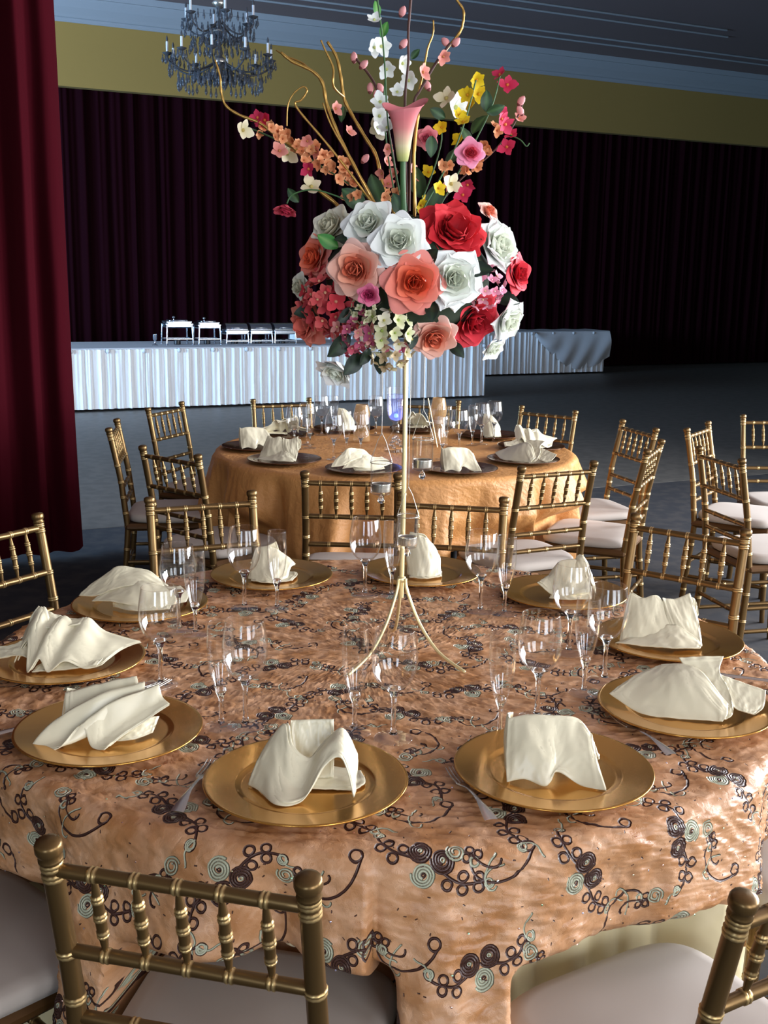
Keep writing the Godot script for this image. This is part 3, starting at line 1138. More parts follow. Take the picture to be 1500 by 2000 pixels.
# Napkins are folded cloths: each is two or three sheets through rows of control points (centimetres; x right, y up, z towards the camera).
func sheets(kind: int) -> Array:
	match kind:
		0:
			return [
				[[[-8.5, 0.3, 1], [-6.5, 0.6, 3.2], [-3.5, 0.4, 7.6], [0.3, 0.8, 6.6], [3.4, 4.8, 3.2], [6, 5.8, 2.6], [8, 0.4, 4.6]],
				[[-7.4, 3.4, -1], [-5, 5.2, -0.5], [-3.0, 2.4, 3.2], [0, 1.8, 3.8], [3.2, 6.4, 0.6], [6, 7.8, 0], [8.2, 2.4, 1]],
				[[-5.4, 6.6, -3], [-3.2, 9.2, -2.8], [-2.0, 6.4, -0.2], [0.6, 4.6, 0.2], [3.2, 6.8, -1.6], [5.8, 8.6, -2.4], [8.2, 4.4, -2]]],
				[[[-3.4, 0.6, -1], [0.2, 0.6, -0.6], [4.4, 0.6, -1]], [[-3.2, 5, -3], [0.4, 5, -3], [4.4, 5, -3]], [[-2.8, 9.0, -4.4], [0.6, 9.2, -4.4], [4.2, 9.4, -4.2]]],
				[[[-8.3, 0.4, -5], [0, 0.4, -6.5], [8.8, 0.4, -4]], [[-8, 0.5, -1], [0, 0.5, -1], [9.6, 0.5, 0.2]], [[-7.6, 0.3, 1.5], [0, 0.4, 2.6], [8, 0.3, 2.6]]]]
		1:
			return [
				[[[-7.6, 0.4, 4.4], [-4.8, 1.2, 4.6], [-1.6, 0.4, 5.6], [0.2, 2.4, 4.4], [4, 0.6, 5.4], [7.6, 0.3, 6.8]],
				[[-7.6, 4.2, 2], [-4.2, 6.2, 2.4], [-1.4, 4.6, 3.4], [0.6, 4.0, 3.0], [4, 4.4, 2.6], [6.6, 3.6, 3.4]],
				[[-7.2, 9, -1], [-4.4, 9.6, -1], [-1, 9.4, -1.2], [1.6, 9.2, -1.6], [4.2, 8.6, -1.8], [6.2, 6.6, 0]]],
				[[[-7.6, 0.3, 3], [-7.8, 0.3, 0], [-7.2, 0.3, -4]], [[-7.9, 4.6, 1.8], [-8.2, 5, -0.6], [-7.4, 4.6, -3.8]], [[-7.4, 9, -1], [-7.6, 9.4, -2], [-6.6, 8.8, -4]]],
				[[[4, 8.6, -1.8], [6.0, 6.2, -0.6], [7.2, 3.0, 1.6]], [[2, 8.4, -3.4], [5.4, 6, -2.6], [7.4, 2.6, -0.4]], [[-2, 6, -5], [3, 4, -5], [7, 0.6, -3.4]]]]
		2:
			return [
				[[[-13.4, 2.4, -2.0], [-8.6, 0.6, 3.0], [-3, 0.5, 5.0], [3, 0.6, 6.0], [5.4, 0.6, 6.4]],
				[[-9.2, 4.4, -4.6], [-5.4, 4.8, -1.6], [-1.4, 5.6, 0.2], [2.4, 4.4, 2.4], [6.4, 1.6, 5.6]],
				[[-4, 6.4, -6.2], [-2.4, 7.2, -5], [0.4, 7.8, -3.4], [3.4, 6.8, -1.4], [7.0, 2.4, 3.6]]],
				[[[-0.5, 8.6, -4.8], [1.5, 5.6, -2], [3.8, 3.4, 1.0], [5.2, 0.5, 6.6]], [[3.6, 8.8, -5], [5.2, 6.2, -2.2], [6.2, 3.6, 0.6], [7.2, 0.8, 5.6]], [[8.4, 8.8, -5.4], [7.0, 6.6, -2.6], [8.0, 4.4, 0.2], [8.0, 1.8, 4.2]]],
				[[[6.4, 6.4, -2.6], [10, 5.2, -2], [15.4, 3.8, -0.4]], [[7, 3.8, 0], [10, 2.6, 1.6], [14.2, 1.6, 2.6]], [[7.6, 2, 3.4], [10, 1.2, 4.2], [12, 0.8, 4.4]]]]
		3:
			return [
				[[[-11, 0.6, 2], [-8, 1.2, 2.4], [-3.4, 1.2, 3.4], [1, 2.2, 3.2]], [[-9.6, 5, -1.4], [-6.6, 5.4, 0.4], [-3, 5.2, 0.8], [0.4, 4.0, 1.4]], [[-8, 10.4, -4], [-5.6, 9.4, -2.8], [-2.4, 10.0, -2.8], [-0.6, 7.0, -1.4]]],
				[[[0.4, 1.2, 3.6], [3, 0.6, 4.4], [6.4, 0.6, 4.6]], [[-0.8, 6, 0], [2, 5.4, 1.2], [6.4, 5, 0.2]], [[-1.4, 9.6, -2.6], [1.6, 9.2, -3.2], [5.2, 10.4, -4]]],
				[[[3.6, 7, -3], [5.6, 6, -2], [6, 4.8, -1]], [[4.6, 9.6, -4.6], [6.6, 8.8, -4], [7, 5.8, -2]]],
				[[[-13, 0.8, 4], [-6, 0.8, 6], [0, 0.8, 7.2], [5.4, 0.7, 6.6]], [[-8, 1.8, 2], [-3, 2.4, 3.6], [1.4, 2.6, 4.4], [6.0, 1.0, 5.4]], [[-4, 3.4, 0], [-1, 4.4, 1.4], [2, 4.2, 2.2], [6.4, 1.2, 3.8]]]]
		4:
			return [
				[[[-6.6, 3.8, 1.0], [-3, 1.6, 4], [1, 1.8, 5], [6.6, 2.6, 4]], [[-4.6, 4.4, -1], [-1.6, 4.8, 0.4], [2, 5.2, 1], [6.4, 5.2, 0]], [[-3, 4.6, -3], [-0.6, 8.4, -2.6], [3.6, 8.8, -2.6], [6, 5.8, -3]]],
				[[[-4.4, 0.6, 5], [0, 0.6, 6.4], [6.4, 0.6, 5.2]], [[-3, 1.8, 2], [0.6, 2, 3.4], [6.6, 1.6, 2]], [[-2, 1.2, -2], [1, 1.4, -1.4], [6, 1.2, -2]]],
				[[[3, 2, 2], [6, 4.5, 1], [8, 1.4, 2]], [[3, 7, -1], [5.4, 9.4, -1.8], [7.6, 4.4, -0.6]], [[2.6, 8, -3], [4.6, 10, -3.4], [6.6, 6, -3]]]]
		5:
			return [
				[[[-3.4, 1, 3], [-1.2, 0.8, 5], [2, 0.8, 5.2], [5.4, 0.8, 3.4]], [[-3.6, 7, 1], [-0.6, 6.6, 3], [2.6, 6, 3.2], [5, 5, 1]], [[-2.8, 11.6, -1], [-0.6, 11, 0], [1.8, 9.8, 0.2], [4, 7, -1]]],
				[[[-3.4, 0.5, 5.6], [1, 0.5, 6.8], [5.6, 0.5, 4.2]], [[-3, 0.7, 1], [1, 1.4, 2], [5.8, 0.7, 0]]],
				[[[-2.6, 11, -1.2], [1, 10.6, -1.2], [5.4, 4, -1.4]], [[-2.4, 5, -3], [1, 5, -3.4], [5, 2, -3]], [[-2.4, 0.4, -4], [1, 0.4, -5], [5, 0.4, -4]]]]
		6:
			return [
				[[[-5.4, 0.8, 3.4], [-2, 0.8, 5.4], [1.4, 0.8, 5.8], [4.6, 0.8, 3.2]], [[-4.8, 4.4, 0.6], [-1.6, 3.6, 2.4], [2, 3.8, 2.4], [5.4, 3.2, 0.4]], [[-4, 7.6, -2], [-1, 8.2, -1.6], [2.4, 6.6, -2], [6.4, 3.2, -2.4]]],
				[[[-5, 0.4, 5.4], [0, 0.4, 7.4], [6, 0.4, 4.6]], [[-5.4, 0.7, 0], [0, 0.9, 0.6], [7, 0.7, 0]], [[-5, 0.3, -4], [0, 0.4, -5], [6.4, 0.3, -4]]],
				[[[-6, 3.6, -1], [-3, 7, -1.6], [1, 9.4, -2.6]], [[-5, 2, -3], [-2, 4, -4], [2, 5, -5]]]]
		7:
			return [
				[[[-14.4, 2.4, -1], [-10, 2.8, 0.6], [-6, 4.4, 0.6], [-1, 5.4, 0.2], [5, 4, 0]], [[-12.6, 4.2, -2.2], [-8, 5.6, -1], [-5, 6.8, -1.4], [0, 7, -1.6], [5.6, 4.8, -2]], [[-7.6, 7.6, -3.6], [-5.4, 9.2, -3.2], [-2, 8.8, -3.4], [2, 7.8, -3.6], [6.2, 4, -4]]],
				[[[-11.4, 1.6, 2], [-7, 2, 3.4], [-2, 1.6, 4.6], [4, 1, 4.4], [11.6, 1.6, 1.6]], [[-8.6, 3.6, 0.4], [-5, 4, 1.4], [0, 4.6, 2], [5, 3.4, 2], [12, 3.2, 0]], [[-5, 5.6, -1.4], [-2, 6, -1], [1.4, 6.2, -0.6], [6, 4.8, -1], [9.6, 4.6, -2]]],
				[[[-6, 0.5, 3], [0, 0.5, 6], [8, 0.5, 4]], [[-6.4, 2, 1], [0, 2.6, 3], [8.4, 1.6, 1.4]]]]
		8:
			return [
				[[[-9, 1, 3], [-6.4, 5.4, 2.6], [-5, 0.6, 7.6], [-3, 3.0, 6.2], [-1, 0.6, 7.4], [2, 2.4, 6], [6, 0.8, 5.6], [9, 1.4, 4.4]],
				[[-8, 5, 0], [-5.6, 8.2, 0.6], [-4, 4.4, 3.4], [-2, 7.0, 2.4], [0.4, 4.6, 3.2], [3.4, 5.6, 2.0], [7.4, 3.6, 1.6], [12, 3, 0]],
				[[-7.2, 8, -3], [-5, 10.8, -3.4], [-3, 7.8, -1.8], [-0.6, 9.2, -2.4], [2, 7.6, -2.4], [4.6, 8.6, -3], [8, 5.6, -3], [15.4, 3.8, -2.4]]],
				[[[-15.6, 1.4, 3], [-12, 1.8, 3.8], [-8, 2.4, 4], [-5, 1, 4.6]], [[-15, 3, 0.4], [-11, 3.6, 1], [-8, 4.8, 0.8], [-5, 5, 1]]],
				[[[-7.6, 5.2, -1], [-5, 6.8, 0], [-1, 7.2, -0.4], [3.4, 7.6, -1.6]], [[-8, 8, -2.6], [-4.4, 8.6, -2], [0, 8, -2.4], [4, 8.6, -3]], [[-6.4, 10.8, -4], [-4, 9.4, -4], [-1, 8.4, -4], [3.4, 7.4, -4.4]]],
				[[[-4.6, 0.4, 8], [1, 0.5, 7], [8, 1.0, 5.4]], [[-4, 0.8, 5], [2, 1.6, 4.4], [8.8, 1.8, 3.4]], [[-3, 0.6, 1], [2, 1, 1], [9, 1.4, 1]]]]
	return [
		[[[-8.5, 1, -2], [-7.6, 6.5, -2.5], [-6.8, 2.2, 2.0], [-8.2, 3.6, 3.2], [-10.8, 0.4, 6.8], [-6.5, 0.5, 7.6], [-3.2, 3.6, 4.6], [-1, 0.5, 6.4], [1.4, 0.5, 7.4]],
		[[-4, 1, -4], [-3, 7.6, -3.6], [-1.6, 3.6, -0.6], [-1.8, 7.0, 0.4], [-3.2, 2.2, 3.6], [-0.6, 2.4, 4], [1.6, 6.6, 1.4], [2.6, 2.8, 3], [4.4, 2.0, 4]],
		[[3, 2, -6], [4, 8.8, -5], [5, 6.0, -3.4], [6, 8.6, -2.8], [6, 5.4, -1.6], [7, 5.6, -1.4], [8.4, 8.2, -2.4], [9.4, 6.2, -1.6], [10.8, 5.4, -0.6]]],
		[[[-8.6, 0.8, -2.6], [-5, 0.8, -4.4], [-1, 1, -5.4]], [[-8.6, 4, -3], [-5, 3.6, -4.4], [-1, 4, -5.4]], [[-8.2, 7.0, -3.4], [-5, 6.0, -4.8], [0, 6.8, -5.6]]],
		[[[0, 0.4, 5], [5, 0.4, 4], [8, 0.5, 1]], [[1, 2, 2], [5, 3, 1], [8.6, 2.4, -2]]]]


var napkin_mesh := {}


func napkin(kind: int, at: Vector3, yaw: float, called: String, label: String, group: String) -> void:
	var t := thing(called, label, "napkin", at, yaw, group)
	if not napkin_mesh.has(kind):
		var list := []
		for s in sheets(kind):
			var rows := []
			for row in s:
				rows.append(vecs(row, 0.01))
			var g := Geo.new()
			g.patch(rows, 48, 26, 0.0022)
			if list.is_empty():          # the cloth is doubled: a second layer shows along the edges
				var under := []
				for row in rows:
					var q := PackedVector3Array()
					for v in row:
						var o: Vector3 = v * 1.035 + Vector3(-0.0035, -0.0035, 0.0025)
						q.append(Vector3(o.x, maxf(o.y, 0.0022), o.z))
					under.append(q)
				g.patch(under, 48, 20, 0.002)
			list.append(g.mesh())
		napkin_mesh[kind] = list
	var k := 0
	for g in napkin_mesh[kind]:
		put("fold", g, m.napkin, t)
		k += 1


func cutlery() -> void:
	# fork: handle widening to a spatula end, neck, four tines
	var fork := Geo.new()
	fork.grid(8, 22, func(u: float, w: float) -> Vector3:
		var x := u * 2 - 1
		var s := w * 0.13
		var half := lerpf(0.0105, 0.0032, smoothstep(0.0, 0.55, w)) if w < 0.8 else lerpf(0.0032, 0.0115, smoothstep(0.8, 1.0, w))
		return Vector3(x * half, 0.004 + 0.006 * sin(w * PI) + 0.0012 * (1.0 - x * x), -s), false, false)
	for k in 4:
		var x := -0.0095 + k * 0.0063
		fork.tube(smooth(PackedVector3Array([Vector3(x, 0.0045, -0.129), Vector3(x, 0.003, -0.16), Vector3(x, 0.006, -0.188)]), 4), PackedFloat32Array([0.0019, 0.0019, 0.0018, 0.0018, 0.0017, 0.0016, 0.0014, 0.0012, 0.0008]), 6)
	var fm := fork.mesh()
	for q in [
		[-0.308, -1.562, -8.0, "silver fork left of the front left charger"], [0.170, -1.552, 16.0, "silver fork between the two front chargers"],
		[0.505, -1.80, 20.0, "silver fork half under the right front charger"], [-0.53, -1.965, -32.0, "silver fork tip behind the left front charger"]]:
		var t := put("fork", fm, m.silver, null, Transform3D(Basis(Vector3.UP, deg_to_rad(q[2])), Vector3(q[0], TOP + 0.001, q[1])))
		tag(t, q[3], "fork", "forks on the near table")
	var knife := Geo.new()
	knife.grid(6, 20, func(u: float, w: float) -> Vector3:
		var x := u * 2 - 1
		var half := lerpf(0.009, 0.006, w * 2) if w < 0.5 else 0.0095 * (1.0 - pow(maxf(0.0, w - 0.8) / 0.2, 2.0) * 0.8)
		return Vector3(x * half, 0.003 + 0.003 * (1.0 - x * x), -w * 0.22), false, false)
	for q in [[0.845, -2.16, 70.0, "silver knife end at the far right of the near table"], [-0.70, -1.83, -50.0, "silver knife behind the far left charger edge"]]:
		var t := put("knife", knife, m.silver, null, Transform3D(Basis(Vector3.UP, deg_to_rad(q[2])), Vector3(q[0], TOP + 0.001, q[1])))
		tag(t, q[3], "knife", "knives on the near table")


# ------------------------------------------------------------------ glasses
func make_glass(flute: bool, at: Vector3, label: String, group: String) -> Node3D:
	var t := thing("champagne_flute" if flute else "wine_glass", label, "glass", at, 0.0, group)
	var foot := Geo.new()
	var bowl := Geo.new()
	if flute:
		foot.lathe(PackedVector2Array([Vector2(0, 0.009), Vector2(0.0065, 0.009), Vector2(0.0055, 0.012), Vector2(0.0042, 0.02), Vector2(0.0040, 0.045), Vector2(0.0052, 0.058), Vector2(0.0085, 0.066), Vector2(0.0105, 0.072), Vector2(0.009, 0.077), Vector2(0.005, 0.079), Vector2(0, 0.079)]), 28)
		bowl.lathe(PackedVector2Array([Vector2(0.0108, 0.072), Vector2(0.0155, 0.088), Vector2(0.0205, 0.108), Vector2(0.0236, 0.132), Vector2(0.0243, 0.155), Vector2(0.0238, 0.180), Vector2(0.0228, 0.197), Vector2(0.0224, 0.1985), Vector2(0.0218, 0.197), Vector2(0.0226, 0.18), Vector2(0.0231, 0.155), Vector2(0.0224, 0.132), Vector2(0.0193, 0.108), Vector2(0.0143, 0.089), Vector2(0.007, 0.08), Vector2(0, 0.0795)]), 36)
	else:
		foot.lathe(PackedVector2Array([Vector2(0, 0.009), Vector2(0.0075, 0.009), Vector2(0.006, 0.013), Vector2(0.0046, 0.022), Vector2(0.0042, 0.06), Vector2(0.0052, 0.078), Vector2(0.009, 0.088), Vector2(0.0135, 0.0935), Vector2(0.012, 0.0965), Vector2(0.006, 0.0985), Vector2(0, 0.0985)]), 28)
		bowl.lathe(PackedVector2Array([Vector2(0.0135, 0.093), Vector2(0.023, 0.1), Vector2(0.0325, 0.1115), Vector2(0.0390, 0.127), Vector2(0.0415, 0.144), Vector2(0.0410, 0.162), Vector2(0.0385, 0.182), Vector2(0.0352, 0.203), Vector2(0.0347, 0.2045), Vector2(0.0341, 0.203), Vector2(0.0373, 0.182), Vector2(0.0398, 0.162), Vector2(0.0403, 0.144), Vector2(0.0378, 0.127), Vector2(0.0314, 0.1125), Vector2(0.022, 0.1015), Vector2(0.009, 0.099), Vector2(0, 0.0985)]), 40)
	var disc := Geo.new()
	var rim := 0.0315 if flute else 0.0355
	disc.lathe(PackedVector2Array([Vector2(0, 0.0), Vector2(rim - 0.002, 0.0), Vector2(rim, 0.001), Vector2(rim - 0.002, 0.0022), Vector2(0.014, 0.0046), Vector2(0.0085, 0.0085), Vector2(0, 0.0088)]), 28)
	put("foot", disc, m.pane, t)
	put("stem", foot, m.glass, t)
	put("bowl", bowl, m.pane, t)
	return t


func glasses() -> void:
	var near := "glasses on the near table"
	var wine := make_glass(false, Vector3(0.023, TOP, -1.862), "clear wine glass in front of the flower stand, near the middle", near)
	var flute := make_glass(true, Vector3(-0.047, TOP, -1.887), "clear champagne flute left of the middle wine glass", near)
	for q in [
		[false, -0.341, -2.642, "clear wine glass before the back left charger"], [true, -0.26, -2.637, "clear champagne flute over the low napkin at back left"],
		[false, -0.469, -2.456, "clear wine glass over the left rear napkin, the rear one"], [true, -0.426, -2.428, "clear champagne flute beside the left rear charger"],
		[false, -0.441, -2.107, "clear wine glass beside the far left charger, upper left of the left front one"],
		[false, -0.246, -1.903, "clear wine glass at the front left, behind the left front charger"], [true, -0.29, -1.901, "clear champagne flute left of the front left wine glass"],
		[false, 0.293, -1.968, "clear wine glass behind the front right charger"], [true, 0.214, -1.875, "clear champagne flute left of the front right wine glass"],
		[false, 0.413, -2.344, "clear wine glass before the back right napkin"], [true, 0.404, -2.097, "clear champagne flute beside the right edge glasses"],
		[false, 0.459, -2.171, "clear wine glass overlapping the right edge napkin"], [false, 0.242, -2.643, "clear wine glass right of the half dome napkin"],
		[true, 0.30, -2.625, "clear champagne flute right of the half dome napkin"], [false, -0.046, -2.772, "clear wine glass left of the flower stand pole, behind it"],
		[true, 0.023, -2.766, "clear champagne flute directly behind the flower stand pole"]]:
		copy_of(flute if q[0] else wine, Vector3(q[1], TOP, q[2]), 0.0, q[3])
	for q in [
		[false, -0.43, -5.23, "clear wine glass at the left of the second table, front one"], [false, -0.38, -5.38, "clear wine glass at the left of the second table, rear one"],
		[false, -0.33, -5.73, "clear wine glass before the rear left napkin of the second table"], [false, -0.23, -4.95, "clear wine glass at the front left of the second table"],
		[false, -0.11, -5.0, "clear wine glass before the amber votives of the second table"], [false, -0.05, -5.76, "clear wine glass left of the tall vase at the rear"],
		[false, 0.35, -5.2, "clear wine glass right of the amber votive on the second table"], [false, 0.48, -5.5, "clear wine glass at the right rear of the second table, left one"],
		[false, 0.55, -5.6, "clear wine glass at the right rear of the second table, right one"],
		[true, -0.36, -5.28, "clear champagne flute among the left glasses of the second table"], [true, -0.18, -5.15, "clear champagne flute at the front left of the second table"],
		[true, 0.26, -5.0, "clear champagne flute right of the hanging votive on the second table"], [true, 0.43, -5.45, "clear champagne flute at the right rear of the second table"],
		[true, -0.27, -5.8, "clear champagne flute at the rear left of the second table"], [true, 0.3, -5.4, "clear champagne flute beside the right amber votive"]]:
		var o := copy_of(flute if q[0] else wine, Vector3(q[1], TOP, q[2]), 0.0, q[3])
		o.set_meta("group", "glasses on the second table")


# ------------------------------------------------------------------ flowers
func petal_geo(long: float, wide: float, cup: float, curl: float, point: float, inner: Color, outer: Color, nu := 6, nv := 7) -> Geo:
	# grows along +y from the base, outside facing +z; tip rolls outwards
	var g := Geo.new()
	var start := g.v.size()
	for j in nv + 1:
		var w := float(j) / nv
		g.col = inner.lerp(outer, w)
		var half := wide * pow(sin(PI * clampf(0.10 + 0.70 * w, 0, 1)), 0.75)
		if point > 0.0:
			half *= lerpf(1.0, sqrt(maxf(0.0, 1.0 - w)) * 1.3, point * smoothstep(0.55, 1.0, w))
		for i in nu + 1:
			var x := float(i) / nu * 2 - 1
			var y := long * (w - (0.24 * x * x * w * w) * (1.0 - point))
			var z := -cup * x * x * wide + cup * 0.8 * long * sin(w * PI * 0.62) + curl * long * pow(maxf(0.0, w - 0.45) / 0.55, 2.0)
			g.vert(Vector3(x * half, y - curl * 0.3 * long * pow(maxf(0.0, w - 0.6) / 0.4, 2.0), z))
	for j in nv:
		for i in nu:
			var a := start + j * (nu + 1) + i
			g.tri(a, a + nu + 2, a + 1)
			g.tri(a, a + nu + 1, a + nu + 2)
	return g


func petal_at(az: float, tilt: float, out := 0.0, lift := 0.0, roll := 0.0, size := 1.0) -> Transform3D:
	var b := Basis(Vector3.UP, az) * Basis(Vector3.RIGHT, tilt) * Basis(Vector3.UP, roll)
	return Transform3D(b.scaled(Vector3.ONE * size), Basis(Vector3.UP, az) * Vector3(0, lift, out))


func facing(n: Vector3) -> Basis:      # +y to n
	n = n.normalized()
	var x := n.cross(Vector3(0.13, 0.2, 1.0)).normalized()
	return Basis(x, n, x.cross(n))


var rose_kits := {}


# a rose: a wound heart as its own mesh, with open petals as separate pieces
func rose(called: String, parent: Node3D, at: Vector3, n: Vector3, size: float, inner: Color, mid: Color, rim: Color, point := 0.0, open := 1.0, label := "") -> void:
	var key := "%s%s%.1f" % [inner, rim, point]
	if not rose_kits.has(key):
		var heart := Geo.new()
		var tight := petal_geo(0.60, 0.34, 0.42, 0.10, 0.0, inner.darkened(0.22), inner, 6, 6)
		for k in 11:
			var f := k / 10.0
			heart.add(tight, petal_at(k * 2.4, lerpf(-0.30, 0.20, f), lerpf(0.012, 0.10, f), lerpf(0.20, 0.06, f), 0.2, lerpf(0.7, 1.0, f)))
		rose_kits[key] = [heart.mesh(), petal_geo(0.74, 0.44, 0.40, 0.20, point * 0.5, inner, mid).mesh(), petal_geo(0.88, 0.52, 0.36, 0.26, point, inner.lerp(mid, 0.6), mid.lerp(rim, 0.5)).mesh(), petal_geo(1.0, 0.58, 0.30, 0.30, point, mid.darkened(0.08), rim).mesh()]
	var kit: Array = rose_kits[key]
	var o := put(called, kit[0], m.petal, parent, Transform3D(facing(n).scaled(Vector3.ONE * size), at - n.normalized() * size * 0.45))
	if label != "":
		o.set_meta("label", label)
	o.basis = o.basis * Basis(Vector3.UP, rng.randf() * TAU)
	for layer in [[1, 4, 0.30, 0.10], [2, 5, 0.58, 0.12], [3, 6, 0.92, 0.13]]:
		var many: int = layer[1]
		if size < 0.035 and layer[0] == 2:
			continue
		for k in many:
			put("petal", kit[layer[0]], m.petal, o, petal_at(k * TAU / many + layer[0] * 0.7 + rng.randf_range(-0.2, 0.2), layer[2] * open + rng.randf_range(-0.08, 0.10), layer[3], -0.02 * layer[0], rng.randf_range(-0.25, 0.25), rng.randf_range(0.93, 1.06)))


# a many-petalled ruffled bloom
func peony(called: String, parent: Node3D, at: Vector3, n: Vector3, size: float, inner: Color, rim: Color, heart_color: Color, count := 18) -> void:
	var heart := Geo.new()
	var tight := petal_geo(0.5, 0.3, 0.5, 0.1, 0.0, heart_color, inner, 5, 5)
	for k in 16:
		heart.add(tight, petal_at(k * 2.4, lerpf(-0.1, 0.5, k / 15.0) + rng.randf_range(-0.1, 0.1), 0.04 + 0.1 * k / 15.0, rng.randf_range(0.0, 0.2), rng.randf_range(-0.6, 0.6)))
	var big := petal_geo(0.85, 0.5, 0.35, 0.25, 0.0, inner, rim, 8, 7)
	var ruffled := big.v.duplicate()
	for i in ruffled.size():
		var q := ruffled[i]
		ruffled[i] += Vector3(0, 0.03 * sin(q.x * 22.0), 0.05 * sin(q.x * 17.0 + 1.0)) * clampf(q.y, 0, 1)
	big.v = ruffled
	var bm := big.mesh()
	var o := put(called, heart, m.petal, parent, Transform3D(facing(n).scaled(Vector3.ONE * size), at - n.normalized() * size * 0.4))
	for k in count:
		var f := float(k) / (count - 1)
		put("petal", bm, m.petal, o, petal_at(k * 2.4, lerpf(0.25, 1.15, f) + rng.randf_range(-0.12, 0.12), lerpf(0.08, 0.16, f), -0.05 * f, rng.randf_range(-0.4, 0.4), lerpf(0.8, 1.05, f)))


func floret(colors: Array, petals := 5, pointed := 0.0) -> Geo:
	var g := Geo.new()
	var one := petal_geo(1.0, 0.42, 0.16, 0.12, pointed, colors[0], colors[1], 4, 4)
	for k in petals:
		g.add(one, petal_at(k * TAU / petals + 0.12 * sin(k * 5.0), 0.88 + 0.2 * sin(k * 3.1), 0.06, 0.0, 0.2 * sin(k * 7.0), 0.92 + 0.12 * cos(k * 2.7)))
	g.col = colors[2]
	g.lathe(PackedVector2Array([Vector2(0.14, 0.0), Vector2(0.15, 0.1), Vector2(0.08, 0.2), Vector2(0, 0.22)]), 8)
	return g


# dome of many tiny florets (too small to pick apart singly)
func hydrangea(called: String, parent: Node3D, at: Vector3, n: Vector3, size: float, tones: Array, count := 34) -> void:
	var g := Geo.new()
	var kinds := []
	for q in tones:
		kinds.append(floret(q, 4))
	for k in count:
		var f := (k + 0.5) / count
		var pol := acos(1.0 - f * 1.25)
		var az := k * 2.39996
		var d := Vector3(sin(pol) * cos(az), cos(pol), sin(pol) * sin(az))
		var b := facing(d + 0.3 * Vector3(rng.randf_range(-1, 1), rng.randf_range(-1, 1), rng.randf_range(-1, 1)))
		g.add(kinds[rng.randi() % kinds.size()], Transform3D(b.scaled(Vector3.ONE * rng.randf_range(0.26, 0.36)), d * rng.randf_range(0.75, 0.98)))
	var o := put(called, g, m.petal, parent, Transform3D(facing(n).scaled(Vector3.ONE * size), at - n.normalized() * size * 0.6))
	o.set_meta("kind", "stuff")


func leaf_geo(dark: Color, pale: Color) -> Geo:
	var g := Geo.new()
	for j in 9:
		var w := j / 8.0
		for i in 5:
			var x := i / 2.0 - 1.0
			g.col = pale if i == 2 else dark
			var half := 0.34 * pow(sin(PI * clampf(w * 0.96 + 0.03, 0, 1)), 0.75) * (1.0 - 0.25 * w)
			g.vert(Vector3(x * half, w, 0.10 * absf(x) * (1 - w) + 0.12 * sin(w * 2.6) + 0.015 * sin(w * 24.0) * absf(x)))
	for j in 8:
		for i in 4:
			var a := j * 5 + i
			g.tri(a, a + 6, a + 1)
			g.tri(a, a + 5, a + 6)
	return g


